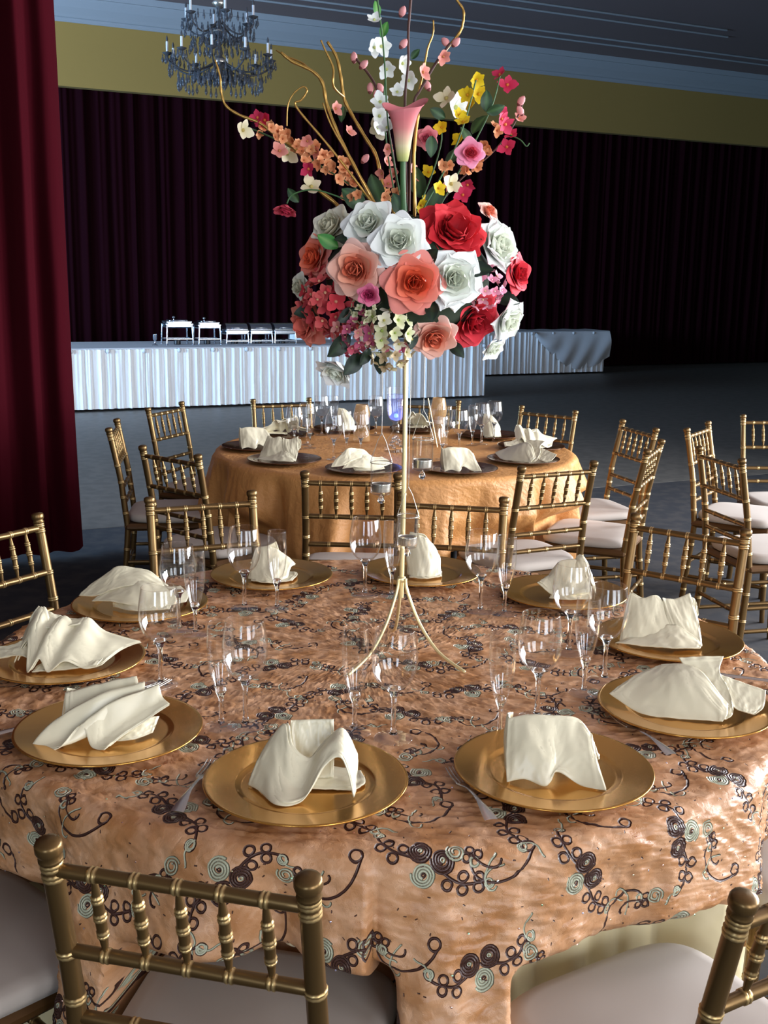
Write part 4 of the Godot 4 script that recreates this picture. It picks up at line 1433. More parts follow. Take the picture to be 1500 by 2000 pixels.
func centrepiece() -> void:
	var foot := Vector3(0.04, TOP, -2.30)
	# stand: slim gilded rod on three bowed legs, with a dish that holds the flowers
	var s := thing("centrepiece_stand", "slender gold rod stand on three bowed legs holding the flowers", "stand", foot)
	var rod := Geo.new()
	rod.tube(PackedVector3Array([Vector3(0, 0.134, 0), Vector3(0.001, 0.4, 0), Vector3(0, 0.70, 0)]), evenly(3, 0.0052), 14)
	put("pole", rod, m.brass, s)
	var collar := Geo.new()
	collar.lathe(PackedVector2Array([Vector2(0.005, 0), Vector2(0.0085, 0.001), Vector2(0.0095, 0.006), Vector2(0.0085, 0.012), Vector2(0.005, 0.013)]), 16, mv(0, 0.168, 0))
	put("collar", collar, m.brass, s)
	for az in [53.0, -40.0, 186.0]:
		var a := deg_to_rad(az)
		var d := Vector3(sin(a), 0, cos(a))
		var leg := Geo.new()
		var path := smooth(PackedVector3Array([Vector3(0, 0.178, 0) + d * 0.010, d * 0.016 + Vector3(0, 0.15, 0), d * 0.05 + Vector3(0, 0.085, 0), d * 0.10 + Vector3(0, 0.033, 0), d * 0.168 + Vector3(0, 0.004, 0)]), 6)
		leg.tube(path, evenly(path.size(), 0.0036), 10)
		put("leg", leg, m.brass, s)
	var dish := Geo.new()
	dish.lathe(PackedVector2Array([Vector2(0, 0.69), Vector2(0.04, 0.695), Vector2(0.08, 0.715), Vector2(0.085, 0.73), Vector2(0.08, 0.728), Vector2(0.04, 0.705), Vector2(0, 0.70)]), 32)
	put("dish", dish, m.brass, s)

	# flowers
	var f := thing("flower_arrangement", "ball of roses and peonies with blossom sprays and curly gold branches on the stand", "flowers", Vector3(0.04, 1.42, -2.30))
	var foam := Geo.new()
	foam.lathe(PackedVector2Array([Vector2(0, 0.04), Vector2(0.06, 0.045), Vector2(0.13, 0.08), Vector2(0.165, 0.14), Vector2(0.165, 0.19), Vector2(0.12, 0.25), Vector2(0.05, 0.28), Vector2(0, 0.285)]), 32)
	put("moss_base", foam, mat(Color8(34, 48, 30), 0.95), f)
	var mid := Vector3(0, 0.165, 0)
	var white := [lin(236, 240, 222), lin(246, 248, 240), lin(250, 251, 250)]
	var cream := [lin(206, 200, 172), lin(226, 220, 200), lin(236, 232, 220)]
	var coral := [lin(240, 100, 60), lin(242, 128, 98), lin(240, 150, 140)]
	var peach := [lin(226, 116, 84), lin(236, 168, 140), lin(240, 196, 184)]
	var red := [lin(196, 30, 48), lin(214, 42, 58), lin(226, 66, 78)]
	var dir := func(q: Vector3) -> Vector3:
		return (q - mid) * Vector3(1.0, 1.35, 1.0) + Vector3(0, 0.0, 0.15)
	var R := func(name_: String, x: int, y: int, z: int, rad: int, tone: Array, pt: float, op: float, lb: String) -> void:
		var q := Vector3(x, y, z) * 0.001
		rose(name_, f, q, dir.call(q), rad * 0.001, tone[0], tone[1], tone[2], pt, op, lb)
	R.call("cream_rose", -162, 262, 30, 50, cream, 0.3, 1.0, "cream rose at the upper left of the ball")
	R.call("white_rose", -82, 268, 100, 54, white, 0.2, 1.0, "white rose beside the cream rose at the top")
	R.call("white_rose", -21, 230, 174, 56, white, 0.2, 1.0, "large white rose at the top centre")
	R.call("white_rose", 186, 230, 40, 58, white, 0.8, 0.85, "white open rose at the upper right")
	R.call("peach_rose", 162, 297, 10, 25, peach, 0.3, 0.8, "small pink and cream rose behind the red peony")
	R.call("peach_rose", -105, 175, 160, 55, peach, 0.0, 0.95, "peach rose at the left")
	R.call("coral_rose", 10, 152, 190, 57, coral, 0.0, 0.95, "coral rose at the centre")
	R.call("white_rose", 87, 160, 170, 58, white, 0.85, 1.0, "white pointed rose right of the coral rose")
	R.call("coral_rose", -196, 201, 25, 46, coral, 0.1, 1.0, "coral rose at the far left side")
	R.call("red_rose", 140, 74, 60, 62, red, 0.2, 0.9, "rose red bloom at the lower right")
	R.call("peach_rose", 54, 43, 100, 48, peach, 0.1, 0.75, "peach rose low at the centre")
	R.call("white_rose", 211, 75, 31, 46, white, 0.9, 0.85, "white rose at the lower right edge")
	R.call("white_bud", 176, 22, 44, 30, white, 0.5, 0.6, "white bud below the red rose")
	R.call("red_rose", 229, 173, 20, 38, red, 0.0, 0.9, "red rose at the right edge")
	R.call("hanging_rose", -143, -28, 60, 46, white, 0.4, 0.42, "cream rose hanging below the ball")
	R.call("magenta_bud", -75, 128, 185, 22, [lin(190, 50, 100), lin(214, 84, 130), lin(224, 120, 150)], 0.0, 0.6, "")
	R.call("cream_rose", -224, 139, 10, 30, cream, 0.2, 1.0, "pale rose behind the left hydrangea")
	peony("red_peony", f, Vector3(0.088, 0.256, 0.120), Vector3(0.35, 0.55, 1.0), 0.072, lin(200, 26, 36), lin(208, 34, 46), lin(150, 16, 30), 18)
	peony("peach_peony", f, Vector3(-0.212, 0.064, 0.026), Vector3(-0.8, -0.25, 0.7), 0.05, lin(222, 110, 92), lin(226, 136, 116), lin(190, 70, 60), 12)
	hydrangea("red_hydrangea", f, Vector3(-0.165, 0.110, 0.080), Vector3(-0.6, -0.1, 1.0), 0.068, [[lin(196, 48, 60), lin(212, 62, 72), lin(220, 150, 120)], [lin(180, 34, 50), lin(206, 80, 84), lin(190, 60, 60)], [lin(200, 60, 70), lin(224, 104, 100), lin(230, 180, 140)]], 44)
	hydrangea("pink_hydrangea", f, Vector3(0.160, 0.146, 0.110), Vector3(0.6, 0.1, 1.0), 0.042, [[lin(226, 120, 150), lin(238, 160, 182), lin(240, 220, 210)], [lin(230, 140, 160), lin(240, 184, 198), lin(236, 200, 160)]], 26)
	hydrangea("green_pink_hydrangea", f, Vector3(-0.040, 0.060, 0.130), Vector3(-0.15, -0.35, 1.0), 0.06, [[lin(206, 210, 150), lin(226, 226, 190), lin(150, 170, 80)], [lin(200, 90, 130), lin(206, 110, 146), lin(200, 200, 120)], [lin(220, 214, 180), lin(236, 230, 210), lin(180, 170, 90)]], 34)
	hydrangea("mauve_hydrangea", f, Vector3(-0.108, 0.058, 0.118), Vector3(-0.3, -0.2, 1.0), 0.044, [[lin(160, 60, 92), lin(190, 96, 122), lin(220, 190, 150)], [lin(190, 110, 110), lin(210, 150, 140), lin(200, 170, 120)]], 22)
	hydrangea("cream_hydrangea", f, Vector3(-0.088, 0.098, 0.158), Vector3(-0.2, 0.0, 1.0), 0.028, [[lin(150, 150, 110), lin(196, 192, 160), lin(120, 130, 70)]], 14)
	hydrangea("beige_hydrangea", f, Vector3(-0.035, 0.012, 0.105), Vector3(-0.1, -0.6, 1.0), 0.044, [[lin(190, 176, 130), lin(222, 212, 180), lin(160, 150, 80)], [lin(176, 150, 110), lin(206, 186, 150), lin(150, 130, 80)]], 22)
	hydrangea("coral_hydrangea", f, Vector3(-0.12, 0.03, 0.09), Vector3(-0.4, -0.6, 0.9), 0.04, [[lin(176, 60, 84), lin(200, 92, 110), lin(220, 170, 140)]], 18)

	# leaves
	var lm := leaf_geo(lin(38, 66, 38), lin(70, 104, 62)).mesh()
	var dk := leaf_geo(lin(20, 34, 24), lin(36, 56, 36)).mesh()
	var bright := leaf_geo(lin(60, 130, 50), lin(110, 160, 80)).mesh()
	for q in [[-120, 88, 110, 44], [-136, 30, 100, 62], [-108, -8, 84, 56], [-84, 8, 100, 40], [42, 201, 160, 50], [133, 175, 130, 60], [8, 43, 110, 40], [45, 99, 165, 44], [-50, -6, 80, 46], [100, 20, 50, 44], [-200, 90, 40, 55], [200, 120, 20, 55], [0, 250, 80, 60], [120, 220, 90, 60], [-120, 225, 90, 55]]:
		var pos := Vector3(q[0], q[1], q[2]) * 0.001
		var b := facing(Vector3(pos.x, pos.y - 0.165, 0.02) + Vector3(rng.randf_range(-0.05, 0.05), rng.randf_range(-0.05, 0.05), 0.03)) * Basis(Vector3.UP, rng.randf_range(-0.6, 0.6))
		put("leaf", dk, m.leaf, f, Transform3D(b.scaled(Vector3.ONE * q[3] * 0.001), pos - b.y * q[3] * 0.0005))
	for q in [[-157, 228, 90, 46, 60], [-229, 318, 17, 34, 40], [-71, 660, 34, 30, 10], [-53, 622, 41, 30, -20], [6, 575, 62, 24, -40], [145, 498, 34, 40, 0], [161, 480, 59, 36, -70], [142, 466, -66, 46, -40], [108, 436, -5, 40, 30], [50, 470, 62, 34, 60], [39, 408, 66, 40, 180], [-66, 337, -40, 60, 20], [52, 320, -4, 60, -20], [92, 400, -35, 46, -50], [-110, 310, 40, 60, 50], [-132, 470, 21, 30, 170], [20, 350, -30, 60, 10], [-20, 300, 60, 50, 30]]:
		var b := Basis(Vector3.BACK, deg_to_rad(q[4])) * Basis(Vector3.UP, rng.randf_range(-0.7, 0.7))
		put("leaf", bright if q[0] == -157 or q[1] > 600 else lm, m.leaf, f, Transform3D(b.scaled(Vector3.ONE * q[3] * 0.001), Vector3(q[0], q[1], q[2]) * 0.001 - b.y * q[3] * 0.0005))

	# curly gilded willow
	var gilt := func(pts: Array, r0: float, r1: float) -> void:
		var path := smooth(vecs(pts), 6)
		var rad := PackedFloat32Array()
		for k in path.size():
			rad.append(lerpf(r0, r1, float(k) / path.size()) * (1.0 + 0.12 * sin(k * 1.7)))
		var g := Geo.new()
		g.tube(path, rad, 9)
		put("gold_branch", g, m.branch, f)
	gilt.call([[-120, 270, 20], [-145, 303, 0], [-191, 340, 0], [-216, 396, 0], [-267, 433, 0], [-297, 455, 0], [-336, 469, 0], [-363, 486, 0], [-372, 511, 0], [-374, 540, 0], [-383, 571, 0]], 0.0042, 0.0018)
	gilt.call([[-40, 250, -4], [-68, 304, -4], [-112, 380, -4], [-143, 438, -4], [-165, 492, -4], [-174, 532, -4], [-195, 554, -4], [-234, 571, -4], [-255, 587, -4]], 0.0038, 0.003)
	gilt.call([[-198, 556, -4], [-217, 572, -20], [-247, 585, -30], [-268, 598, -44]], 0.0022, 0.0012)
	gilt.call([[-80, 320, 30], [-95, 347, 51], [-122, 395, 51], [-153, 445, 51], [-170, 487, 51]], 0.0024, 0.0014)
	gilt.call([[-20, 250, -46], [-34, 306, -46], [-54, 346, -46], [-67, 400, -46], [-89, 435, -46], [-117, 479, -46], [-133, 510, -46], [-140, 551, -46], [-149, 588, -46], [-167, 616, -46]], 0.0042, 0.0028)
	gilt.call([[-133, 512, -40], [-152, 525, 4], [-153, 559, 4], [-168, 590, 4], [-177, 609, 4]], 0.0026, 0.0016)
	gilt.call([[-70, 300, 20], [-100, 338, 42], [-132, 378, 42], [-171, 423, 42], [-212, 468, 42], [-224, 487, 42], [-212, 493, 42], [-201, 510, 42], [-209, 517, 42], [-227, 504, 42], [-238, 482, 42], [-240, 445, 42]], 0.0026, 0.0012)
	gilt.call([[48, 568, 20], [69, 604, -36], [92, 633, -36], [99, 650, -36], [100, 675, -36], [87, 694, -36], [70, 720, -36]], 0.003, 0.0022)
	gilt.call([[14, 511, 37], [25, 568, 30], [30, 594, 30], [39, 619, 30], [39, 643, 30]], 0.0024, 0.0014)
	gilt.call([[13, 470, 54], [7, 396, 54], [10, 305, 54], [10, 250, 40]], 0.0034, 0.0034)
	# brown blossom stems and green stems
	var stalk := func(pts: Array, rad: float, what: String) -> void:
		var path := smooth(vecs(pts), 5)
		var g := Geo.new()
		g.tube(path, evenly(path.size(), rad), 7)
		put("stem" if what == "stem" else "blossom_twig", g, m[what], f)
	stalk.call([[-4, 750, 19], [-4, 690, 19], [-8, 626, 19], [-7, 570, 19], [-12, 502, 19], [-9, 400, 19], [-4, 280, 19]], 0.0026, "bark")
	stalk.call([[73, 601, 37], [48, 568, 37], [31, 540, 37], [14, 511, 37], [6, 495, 37], [0, 436, 37], [0, 290, 37]], 0.0026, "bark")
	stalk.call([[-110, 584, -38], [-85, 556, -38], [-67, 525, -38], [-42, 444, -38], [-14, 290, -38]], 0.0026, "bark")
	stalk.call([[-49, 559, -2], [-53, 497, -2], [-44, 401, -2], [-19, 280, -2]], 0.0016, "stem")
	stalk.call([[224, 506, -34], [203, 457, -34], [164, 408, -34], [104, 357, -34], [40, 280, -34]], 0.0016, "bark")
	stalk.call([[123, 534, 43], [106, 465, 43], [78, 389, 43], [20, 280, 43]], 0.0016, "stem")
	stalk.call([[-332, 452, -18], [-261, 424, -18], [-184, 381, -18], [-112, 338, -18], [-30, 280, -18]], 0.0017, "stem")
	stalk.call([[173, 551, 0], [158, 491, 0], [121, 413, 0], [50, 280, 0]], 0.0015, "stem")
	stalk.call([[-71, 690, 60], [-59, 617, 60], [-52, 553, 60], [-42, 433, 60], [-10, 280, 60]], 0.0016, "stem")
	stalk.call([[-240, 300, 44], [-227, 318, 44], [-180, 326, 44], [-100, 300, 44]], 0.0015, "stem")
	stalk.call([[50, 480, 0], [62, 430, 0], [40, 350, 0], [10, 280, 0]], 0.0015, "stem")
	stalk.call([[196, 440, 0], [216, 430, 10], [228, 418, 12], [234, 424, 12]], 0.0012, "stem")

	# blossoms
	var kind := {
		"white_blossom": floret([lin(226, 232, 220), lin(244, 246, 246), lin(190, 196, 120)]),
		"salmon_blossom": floret([lin(200, 110, 96), lin(224, 150, 136), lin(180, 120, 70)]),
		"magenta_blossom": floret([lin(190, 30, 70), lin(206, 52, 92), lin(210, 120, 60)], 4, 0.4),
		"yellow_blossom": floret([lin(206, 170, 10), lin(232, 202, 24), lin(200, 140, 10)], 5, 0.4),
		"peach_blossom": floret([lin(206, 120, 70), lin(222, 158, 112), lin(160, 90, 50)]),
		"ivory_blossom": floret([lin(206, 196, 150), lin(226, 214, 186), lin(180, 160, 90)], 4)}
	for k in kind.keys():
		kind[k] = kind[k].mesh()
	var spread := func(name_: String, rad: float, pts: Array) -> void:
		for q in pts:
			var b := facing(Vector3(rng.randf_range(-1.1, 1.1), rng.randf_range(-0.7, 0.9), 0.9))
			if name_ == "peach_blossom":
				var b2 := facing(Vector3(rng.randf_range(-1, 1), rng.randf_range(-0.8, 0.8), 0.7))
				put(name_, kind[name_], m.petal, f, Transform3D(b2.scaled(Vector3.ONE * rad * 0.8), Vector3(q[0] + rng.randf_range(-14, 14), q[1] + rng.randf_range(-14, 14), q[2] + rng.randf_range(-12, 12)) * 0.001))
			put(name_, kind[name_], m.petal, f, Transform3D(b.scaled(Vector3.ONE * rad * rng.randf_range(0.85, 1.15)), Vector3(q[0], q[1], q[2]) * 0.001))
	spread.call("white_blossom", 0.021, [[-49, 558, 6], [-19, 568, 10], [-5, 545, -38], [-27, 521, -30], [-74, 604, -31], [-73, 635, 58], [-60, 492, 37], [-66, 453, -28], [-45, 444, 42], [-62, 470, 10], [-60, 598, 10]])
	spread.call("salmon_blossom", 0.017, [[-119, 433, 62], [-147, 480, 27], [-253, 397, 55], [-46, 389, -28], [-55, 365, -19], [-30, 367, -47], [-42, 347, -50], [7, 375, -61], [13, 361, -28], [-202, 421, 14], [-187, 406, -30], [58, 573, 58], [20, 545, 52], [217, 477, -41], [86, 345, -49], [-45, 410, 0]])
	spread.call("magenta_blossom", 0.020, [[171, 547, 25], [189, 535, -13], [178, 483, -27], [183, 457, 25], [199, 440, -3], [193, 419, -16], [-301, 465, -3], [-198, 367, 29], [118, 347, -32], [104, 321, 47], [-289, 464, -27], [178, 470, 0]])
	spread.call("yellow_blossom", 0.019, [[124, 536, 35], [108, 506, 48], [134, 521, -37], [101, 456, 50], [119, 496, -19], [61, 451, 11], [100, 434, -49], [39, 370, -33], [30, 314, -15], [56, 333, 44], [92, 470, 40], [24, 304, 0]])
	spread.call("peach_blossom", 0.0145, [[-294, 451, -32], [-270, 446, 36], [-250, 427, 40], [-238, 431, 42], [-234, 425, -22], [-223, 418, -20], [-213, 403, 3], [-196, 395, 39], [-189, 415, -35], [-179, 376, 35], [-161, 376, 42], [-148, 371, 50], [-160, 368, -45], [-132, 365, 42], [-124, 361, -37], [-114, 343, -22]])
	spread.call("peach_blossom", 0.0145, [[-126, 316, 16], [-100, 318, 59], [62, 382, -22], [76, 376, 49], [112, 371, 6], [136, 380, -26], [156, 407, -26], [175, 454, -45], [150, 425, -39], [-50, 316, 26], [-25, 323, 50], [-124, 385, -37], [-175, 401, -43], [-205, 388, 20], [-140, 350, 20], [-262, 440, 0]])
	spread.call("ivory_blossom", 0.024, [[-325, 435, 48], [-194, 334, 15], [82, 344, 13], [68, 499, 46], [-247, 402, -37], [-66, 453, -40]])
	spread.call("white_blossom", 0.034, [[86, 488, 10]])
	# buds
	var bud := Geo.new()
	bud.col = lin(222, 150, 150)
	bud.lathe(PackedVector2Array([Vector2(0, -0.9), Vector2(0.35, -0.75), Vector2(0.62, -0.25), Vector2(0.6, 0.25), Vector2(0.35, 0.7), Vector2(0, 0.95)]), 10)
	bud.col = lin(120, 60, 60)
	bud.lathe(PackedVector2Array([Vector2(0, -1.1), Vector2(0.3, -0.9), Vector2(0.45, -0.6), Vector2(0.36, -0.55)]), 8)
	var bm := bud.mesh()
	for q in [[-114, 587, -41], [-94, 572, -30], [-81, 530, -40], [-61, 530, -40], [-17, 600, 30], [66, 616, -30], [87, 616, -30], [31, 528, 10], [-89, 394, -30], [-20, 660, 20], [219, 508, -25], [218, 490, -30], [-68, 515, -38]]:
		var b := Basis.from_euler(Vector3(rng.randf_range(-0.5, 0.5), 0, rng.randf_range(-0.8, 0.8)))
		put("pink_bud", bm, m.petal, f, Transform3D(b.scaled(Vector3.ONE * 0.0115), Vector3(q[0], q[1], q[2]) * 0.001))
	rose("pink_sweet_pea", f, Vector3(0.117, 0.401, 0.05), Vector3(0.1, 0.1, 1), 0.027, lin(230, 70, 90), lin(236, 130, 160), lin(240, 156, 186), 0.0, 0.9, "pink bloom in the right spray")
	rose("pink_sweet_pea", f, Vector3(0.030, 0.428, 0.04), Vector3(-0.3, 0.1, 1), 0.022, lin(210, 90, 110), lin(220, 120, 130), lin(226, 140, 146), 0.0, 0.8, "")
	rose("rose_bud", f, Vector3(-0.242, 0.284, 0.05), Vector3(-0.1, -1, 0.3), 0.026, lin(196, 40, 70), lin(206, 60, 86), lin(214, 84, 104), 0.0, 0.5, "pink red bud hanging at the left")
	# calla lily: a flaring trumpet, pale green at its throat, on a green stem
	var calla := Geo.new()
	var rows := [[0.010, 0.0], [0.0125, 0.012], [0.015, 0.028], [0.0175, 0.045], [0.020, 0.062], [0.0240, 0.080], [0.030, 0.094], [0.037, 0.102]]
	var tones := [lin(150, 160, 90), lin(190, 190, 120), lin(222, 206, 164), lin(222, 170, 150), lin(216, 132, 128), lin(214, 118, 122), lin(216, 122, 128), lin(222, 134, 138)]
	for side in [0.0, 0.0012]:
		var start := calla.v.size()
		for j in rows.size():
			calla.col = tones[j]
			for i in 33:
				var a := TAU * i / 32
				var rad: float = rows[j][0] - side
				var f2 := maxf(0.0, j - 3) / 4.0
				rad *= 1.0 + f2 * (0.25 * pow(maxf(0.0, sin(a)), 2.0) + 0.12 * pow(maxf(0.0, -sin(a)), 2.0) - 0.14 * maxf(0.0, cos(a)))
				calla.vert(Vector3(sin(a) * rad, rows[j][1] + f2 * (0.010 * maxf(0.0, sin(a)) + 0.004 * cos(3.0 * a) - 0.012 * maxf(0.0, cos(a))), cos(a) * rad * 0.85))
		for j in rows.size() - 1:
			for i in 32:
				var a := start + j * 33 + i
				calla.tri(a, a + 34, a + 1)
				calla.tri(a, a + 33, a + 34)
	calla.col = lin(230, 150, 140)
	calla.tube(PackedVector3Array([Vector3(0, 0.02, 0), Vector3(0, 0.06, 0), Vector3(0, 0.092, 0)]), PackedFloat32Array([0.005, 0.005, 0.003]), 8)
	put("calla_lily", calla, m.petal, f, Transform3D(Basis(Vector3.RIGHT, 0.12), Vector3(-0.015, 0.379, 0.08))).set_meta("label", "pink calla lily with a pale green throat")
	var cs := Geo.new()
	cs.tube(smooth(PackedVector3Array([Vector3(-0.015, 0.386, 0.08), Vector3(-0.014, 0.34, 0.08), Vector3(-0.010, 0.27, 0.07)]), 4), evenly(9, 0.0055), 9)
	put("stem", cs, m.stem, f)

	# three glass votives hung on fine wire under the flowers
	votive(Vector3(-0.007, 1.128, -2.27), "hanging glass votive left of the gold pole, the middle one in height")
	votive(Vector3(0.080, 1.170, -2.33), "hanging glass votive right of the gold pole, the highest")
	votive(Vector3(0.050, 1.018, -2.26), "hanging glass votive against the gold pole, the lowest")


func votive(at: Vector3, label: String) -> void:
	var t := thing("hanging_votive", label, "candle holder", at, 0.0, "votives hung from the flower stand")
	var cup := Geo.new()
	cup.lathe(PackedVector2Array([Vector2(0, 0.012), Vector2(0.018, 0.0125), Vector2(0.0215, 0.016), Vector2(0.0222, 0.03), Vector2(0.0222, 0.082), Vector2(0.0216, 0.0835), Vector2(0.021, 0.082), Vector2(0.021, 0.03), Vector2(0.0195, 0.0175), Vector2(0, 0.0165)]), 32)
	put("glass_cup", cup, m.pane, t)
	var tea := Geo.new()
	tea.lathe(PackedVector2Array([Vector2(0, 0.018), Vector2(0.0185, 0.018), Vector2(0.0192, 0.019), Vector2(0.0195, 0.034), Vector2(0.0198, 0.035), Vector2(0.019, 0.035), Vector2(0.0185, 0.031), Vector2(0, 0.031)]), 28)
	put("tealight", tea, m.silver, t)
	var ring := Geo.new()
	var path := PackedVector3Array()
	for k in 25:
		path.append(Vector3(0.0228 * sin(TAU * k / 24), 0.079, 0.0228 * cos(TAU * k / 24)))
	ring.tube(path, evenly(25, 0.0009), 6)
	for s in [-1.0, 1.0]:
		ring.tube(PackedVector3Array([Vector3(s * 0.0228, 0.079, 0), Vector3(s * 0.008, 0.125, 0), Vector3(0, 0.14, 0)]), evenly(3, 0.0006), 5)
	ring.tube(PackedVector3Array([Vector3(0, 0.14, 0), Vector3(0, 1.465 - at.y, 0)]), evenly(2, 0.0005), 5)
	put("wire_hanger", ring, m.silver, t)
	var bead := Geo.new()
	bead.lathe(PackedVector2Array([Vector2(0, -0.008), Vector2(0.005, -0.006), Vector2(0.0072, -0.001), Vector2(0.0055, 0.005), Vector2(0.003, 0.009), Vector2(0.002, 0.0125), Vector2(0, 0.0125)]), 14)
	put("bead_drop", bead, m.glass, t)


func second_centrepiece() -> void:
	var c := TABLE_B + Vector3(0, TOP, 0)
	# clear vase on a domed foot, a blue light in its bowl
	var v := thing("glass_vase", "clear footed glass vase with a small blue light, middle of the second table", "vase", c + Vector3(0.0, 0, 0.1))
	var foot := Geo.new()
	foot.lathe(PackedVector2Array([Vector2(0, 0), Vector2(0.055, 0), Vector2(0.057, 0.003), Vector2(0.05, 0.03), Vector2(0.038, 0.06), Vector2(0.02, 0.085), Vector2(0.014, 0.1), Vector2(0.02, 0.115), Vector2(0.014, 0.13), Vector2(0.012, 0.14), Vector2(0, 0.14)]), 28)
	put("foot", foot, m.pane, v)
	var bowl := Geo.new()
	bowl.lathe(PackedVector2Array([Vector2(0.012, 0.138), Vector2(0.03, 0.15), Vector2(0.041, 0.175), Vector2(0.045, 0.21), Vector2(0.046, 0.30), Vector2(0.0452, 0.302), Vector2(0.0445, 0.30), Vector2(0.0435, 0.21), Vector2(0.039, 0.176), Vector2(0.028, 0.153), Vector2(0, 0.144)]), 36)
	put("bowl", bowl, m.pane, v)
	var water := Geo.new()
	water.lathe(PackedVector2Array([Vector2(0, 0.1445), Vector2(0.0278, 0.1535), Vector2(0.0388, 0.1765), Vector2(0.0433, 0.21), Vector2(0.0435, 0.27), Vector2(0, 0.27)]), 32)
	put("water", water, m.tint_glass, v)
	var led := Geo.new()
	led.lathe(PackedVector2Array([Vector2(0, 0.16), Vector2(0.009, 0.162), Vector2(0.0105, 0.17), Vector2(0.008, 0.178), Vector2(0, 0.181)]), 16)
	put("lamp_bulb", led, m.led, v)
	var glow := OmniLight3D.new()
	glow.name = "blue_light"
	glow.light_color = Color(0.4, 0.55, 1.0)
	glow.light_energy = 0.012
	glow.light_size = 0.006
	glow.omni_range = 30.0
	glow.omni_attenuation = 2.0
	glow.shadow_enabled = true
	glow.position = Vector3(0, 0.17, 0)
	v.add_child(glow)
	var beads := Geo.new()
	for k in 14:
		var a := k * 2.4
		beads.lathe(PackedVector2Array([Vector2(0, -0.009), Vector2(0.007, -0.005), Vector2(0.009, 0), Vector2(0.007, 0.005), Vector2(0, 0.009)]), 8, mv(0.03 * sin(a) * sqrt(k / 14.0), 0.02 + 0.05 * (1.0 - k / 14.0), 0.03 * cos(a) * sqrt(k / 14.0)))
	put("glass_beads", beads, m.glass, v).set_meta("kind", "stuff")
	# two waisted amber holders
	for q in [[-0.118, -5.52, 0.93, "waisted amber glass votive left of the gold pole"], [0.262, -5.48, 1.15, "waisted amber glass votive right of the gold pole"]]:
		var t := thing("amber_votive", q[3], "candle holder", Vector3(q[0], TOP, q[1]), 0.0, "amber votives on the second table")
		var g := Geo.new()
		g.lathe(PackedVector2Array([Vector2(0, 0), Vector2(0.038, 0), Vector2(0.042, 0.01), Vector2(0.041, 0.045), Vector2(0.032, 0.075), Vector2(0.024, 0.092), Vector2(0.03, 0.108), Vector2(0.040, 0.13), Vector2(0.041, 0.155), Vector2(0.034, 0.185), Vector2(0.03, 0.2), Vector2(0.0285, 0.2), Vector2(0.032, 0.184), Vector2(0.039, 0.155), Vector2(0.038, 0.13), Vector2(0.028, 0.109), Vector2(0, 0.098)]), 32)
		put("glass_body", g, m.amber, t, Transform3D(Basis().scaled(Vector3(1, q[2], 1)), Vector3()))
		var cn := Geo.new()
		cn.lathe(PackedVector2Array([Vector2(0, 0.102), Vector2(0.02, 0.104), Vector2(0.021, 0.135), Vector2(0, 0.138)]), 20)
		put("candle", cn, m.wax, t)
	var stick := Geo.new()
	stick.tube(PackedVector3Array([Vector3(0, 0, 0), Vector3(-0.05, 0.235, -0.03)]), evenly(2, 0.003), 8)
	var st := put("gold_stick", stick, m.brass, null, mv(0.255, TOP, -5.37))
	tag(st, "thin gold stick leaning against the right amber votive", "stick")


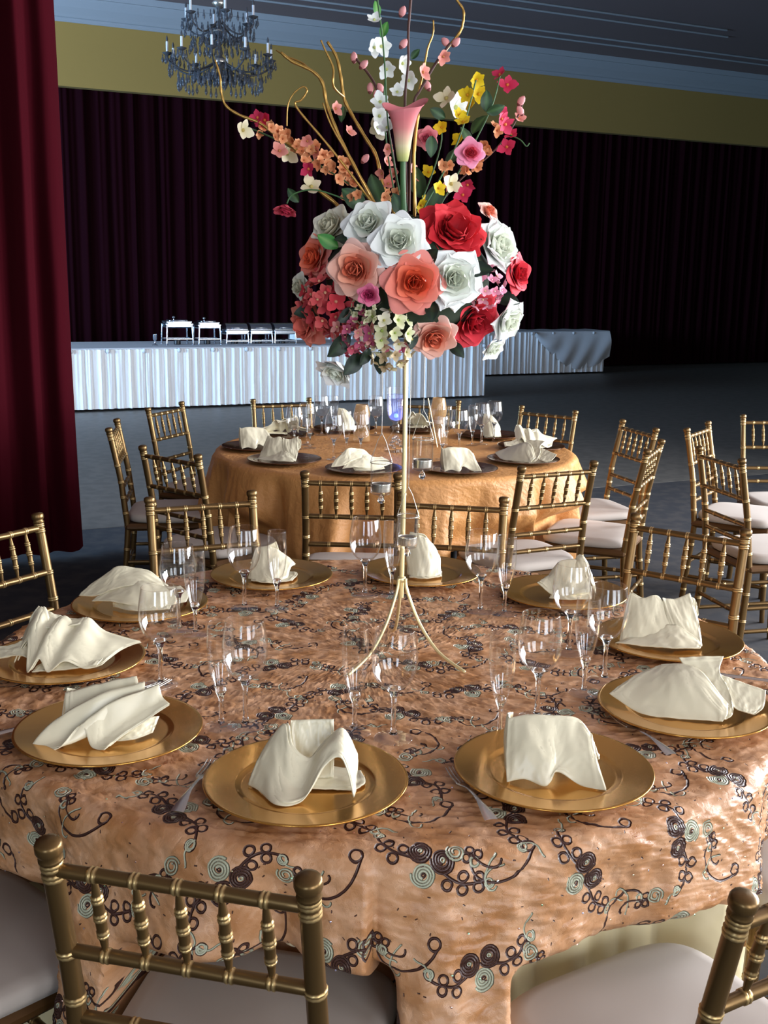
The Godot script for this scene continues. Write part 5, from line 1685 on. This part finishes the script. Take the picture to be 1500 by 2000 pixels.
func chandelier() -> void:
	var c := Vector3(-1.74, 0, -12.0)
	var t := thing("chandelier", "two-tier crystal chandelier with white candle tubes, hanging near the ceiling", "chandelier", c)
	var col := Geo.new()
	col.lathe(PackedVector2Array([Vector2(0, 3.52), Vector2(0.02, 3.53), Vector2(0.035, 3.56), Vector2(0.02, 3.6), Vector2(0.016, 3.62), Vector2(0.05, 3.65), Vector2(0.07, 3.69), Vector2(0.05, 3.73), Vector2(0.016, 3.76), Vector2(0.014, 3.9), Vector2(0.05, 3.94), Vector2(0.075, 3.98), Vector2(0.05, 4.02), Vector2(0.014, 4.05), Vector2(0.013, 4.18), Vector2(0.04, 4.22), Vector2(0.05, 4.25), Vector2(0.035, 4.29), Vector2(0.012, 4.33), Vector2(0.01, 4.6), Vector2(0, 4.6)]), 20)
	put("column", col, m.iron, t)
	for y in [3.70, 3.985, 4.255]:
		var ball := Geo.new()
		ball.lathe(PackedVector2Array([Vector2(0, -0.05), Vector2(0.045, -0.035), Vector2(0.075, 0), Vector2(0.045, 0.035), Vector2(0, 0.05)]), 18, mv(0, y, 0))
		put("glass_ball", ball, m.bulb if y > 9.0 else m.silver, t)
	var rod := Geo.new()
	rod.tube(PackedVector3Array([Vector3(0, 4.58, 0), Vector3(0, CEILING, 0)]), evenly(2, 0.007), 8)
	rod.lathe(PackedVector2Array([Vector2(0.012, CEILING - 0.06), Vector2(0.05, CEILING - 0.04), Vector2(0.06, CEILING - 0.001)]), 16)
	put("chain", rod, m.iron, t)
	var drops := Geo.new()
	var drop := Geo.new()
	drop.lathe(PackedVector2Array([Vector2(0, -0.075), Vector2(0.012, -0.055), Vector2(0.016, -0.04), Vector2(0.006, -0.01), Vector2(0.008, 0.0), Vector2(0.004, 0.012), Vector2(0, 0.014)]), 6)
	for tier in [[10, 0.53, 3.71, 0.0], [6, 0.36, 4.08, 0.3]]:
		var n: int = tier[0]
		for k in n:
			var a: float = TAU * k / n + tier[3]
			var d := Vector3(sin(a), 0, cos(a))
			var base: float = tier[2]
			var rr: float = tier[1]
			var arm := Geo.new()
			var path := smooth(PackedVector3Array([Vector3(0, base, 0) + d * 0.03, Vector3(0, base - 0.09, 0) + d * rr * 0.35, Vector3(0, base - 0.12, 0) + d * rr * 0.65, Vector3(0, base - 0.05, 0) + d * rr * 0.95, Vector3(0, base + 0.02, 0) + d * rr]), 6)
			arm.tube(path, evenly(path.size(), 0.009), 8)
			arm.lathe(PackedVector2Array([Vector2(0.006, 0.01), Vector2(0.03, 0.02), Vector2(0.05, 0.035), Vector2(0.05, 0.039), Vector2(0.016, 0.034), Vector2(0.014, 0.05), Vector2(0, 0.05)]), 14, Transform3D(Basis(), Vector3(0, base, 0) + d * rr))
			put("arm", arm, m.iron, t)
			var cd := Geo.new()
			cd.lathe(PackedVector2Array([Vector2(0, 0.0), Vector2(0.0125, 0.0), Vector2(0.0125, 0.098), Vector2(0.011, 0.1), Vector2(0, 0.1)]), 12, Transform3D(Basis(), Vector3(0, base + 0.045, 0) + d * rr))
			var candle := put("candle_tube", cd, m.bulb, t)
			var tip := Geo.new()
			tip.lathe(PackedVector2Array([Vector2(0.005, 0), Vector2(0.012, 0.018), Vector2(0.009, 0.038), Vector2(0.002, 0.056), Vector2(0, 0.058)]), 10, Transform3D(Basis(), Vector3(0, base + 0.145, 0) + d * rr))
			put("unlit_bulb", tip, m.iron, candle)
			for q in 5:
				var e := a + TAU * q / 5
				drops.add(drop, Transform3D(Basis(), Vector3(0.046 * sin(e), base + 0.01 - 0.012 * (q % 2), 0.046 * cos(e)) + d * rr))
			# swags of drops between the arms and under them
			for q in range(1, 5):
				var f := q / 5.0
				var mid := Vector3(0, base - 0.06 - 0.10 * sin(f * PI), 0) + d * rr * f
				drops.add(drop, Transform3D(Basis().scaled(Vector3(1, 1.2, 1)), mid))
				var e := a + TAU / n * f
				drops.add(drop, Transform3D(Basis().scaled(Vector3(0.8, 0.9, 0.8)), Vector3(sin(e) * rr * 0.97, base - 0.02 - 0.09 * sin(f * PI), cos(e) * rr * 0.97)))
				drops.add(drop, Transform3D(Basis().scaled(Vector3(1.1, 1.2, 1.1)), Vector3(sin(e) * rr * 0.8, base - 0.16 - 0.06 * sin(f * PI), cos(e) * rr * 0.8)))
				drops.add(drop, Transform3D(Basis().scaled(Vector3(0.9, 1.1, 0.9)), Vector3(sin(e) * rr * 0.92, base + 0.08 - 0.05 * sin(f * PI), cos(e) * rr * 0.92)))
				drops.add(drop, Transform3D(Basis(), Vector3(sin(e) * rr * 0.5, base - 0.1 - 0.05 * sin(f * PI), cos(e) * rr * 0.5)))
	for k in 10:
		var e := TAU * k / 10
		drops.add(drop, Transform3D(Basis().scaled(Vector3(1.2, 1.3, 1.2)), Vector3(0.12 * sin(e), 3.60, 0.12 * cos(e))))
		drops.add(drop, Transform3D(Basis().scaled(Vector3(1.2, 1.3, 1.2)), Vector3(0.06 * sin(e), 3.55, 0.06 * cos(e))))
	put("crystal_drops", drops, m.crystal, t).set_meta("kind", "stuff")
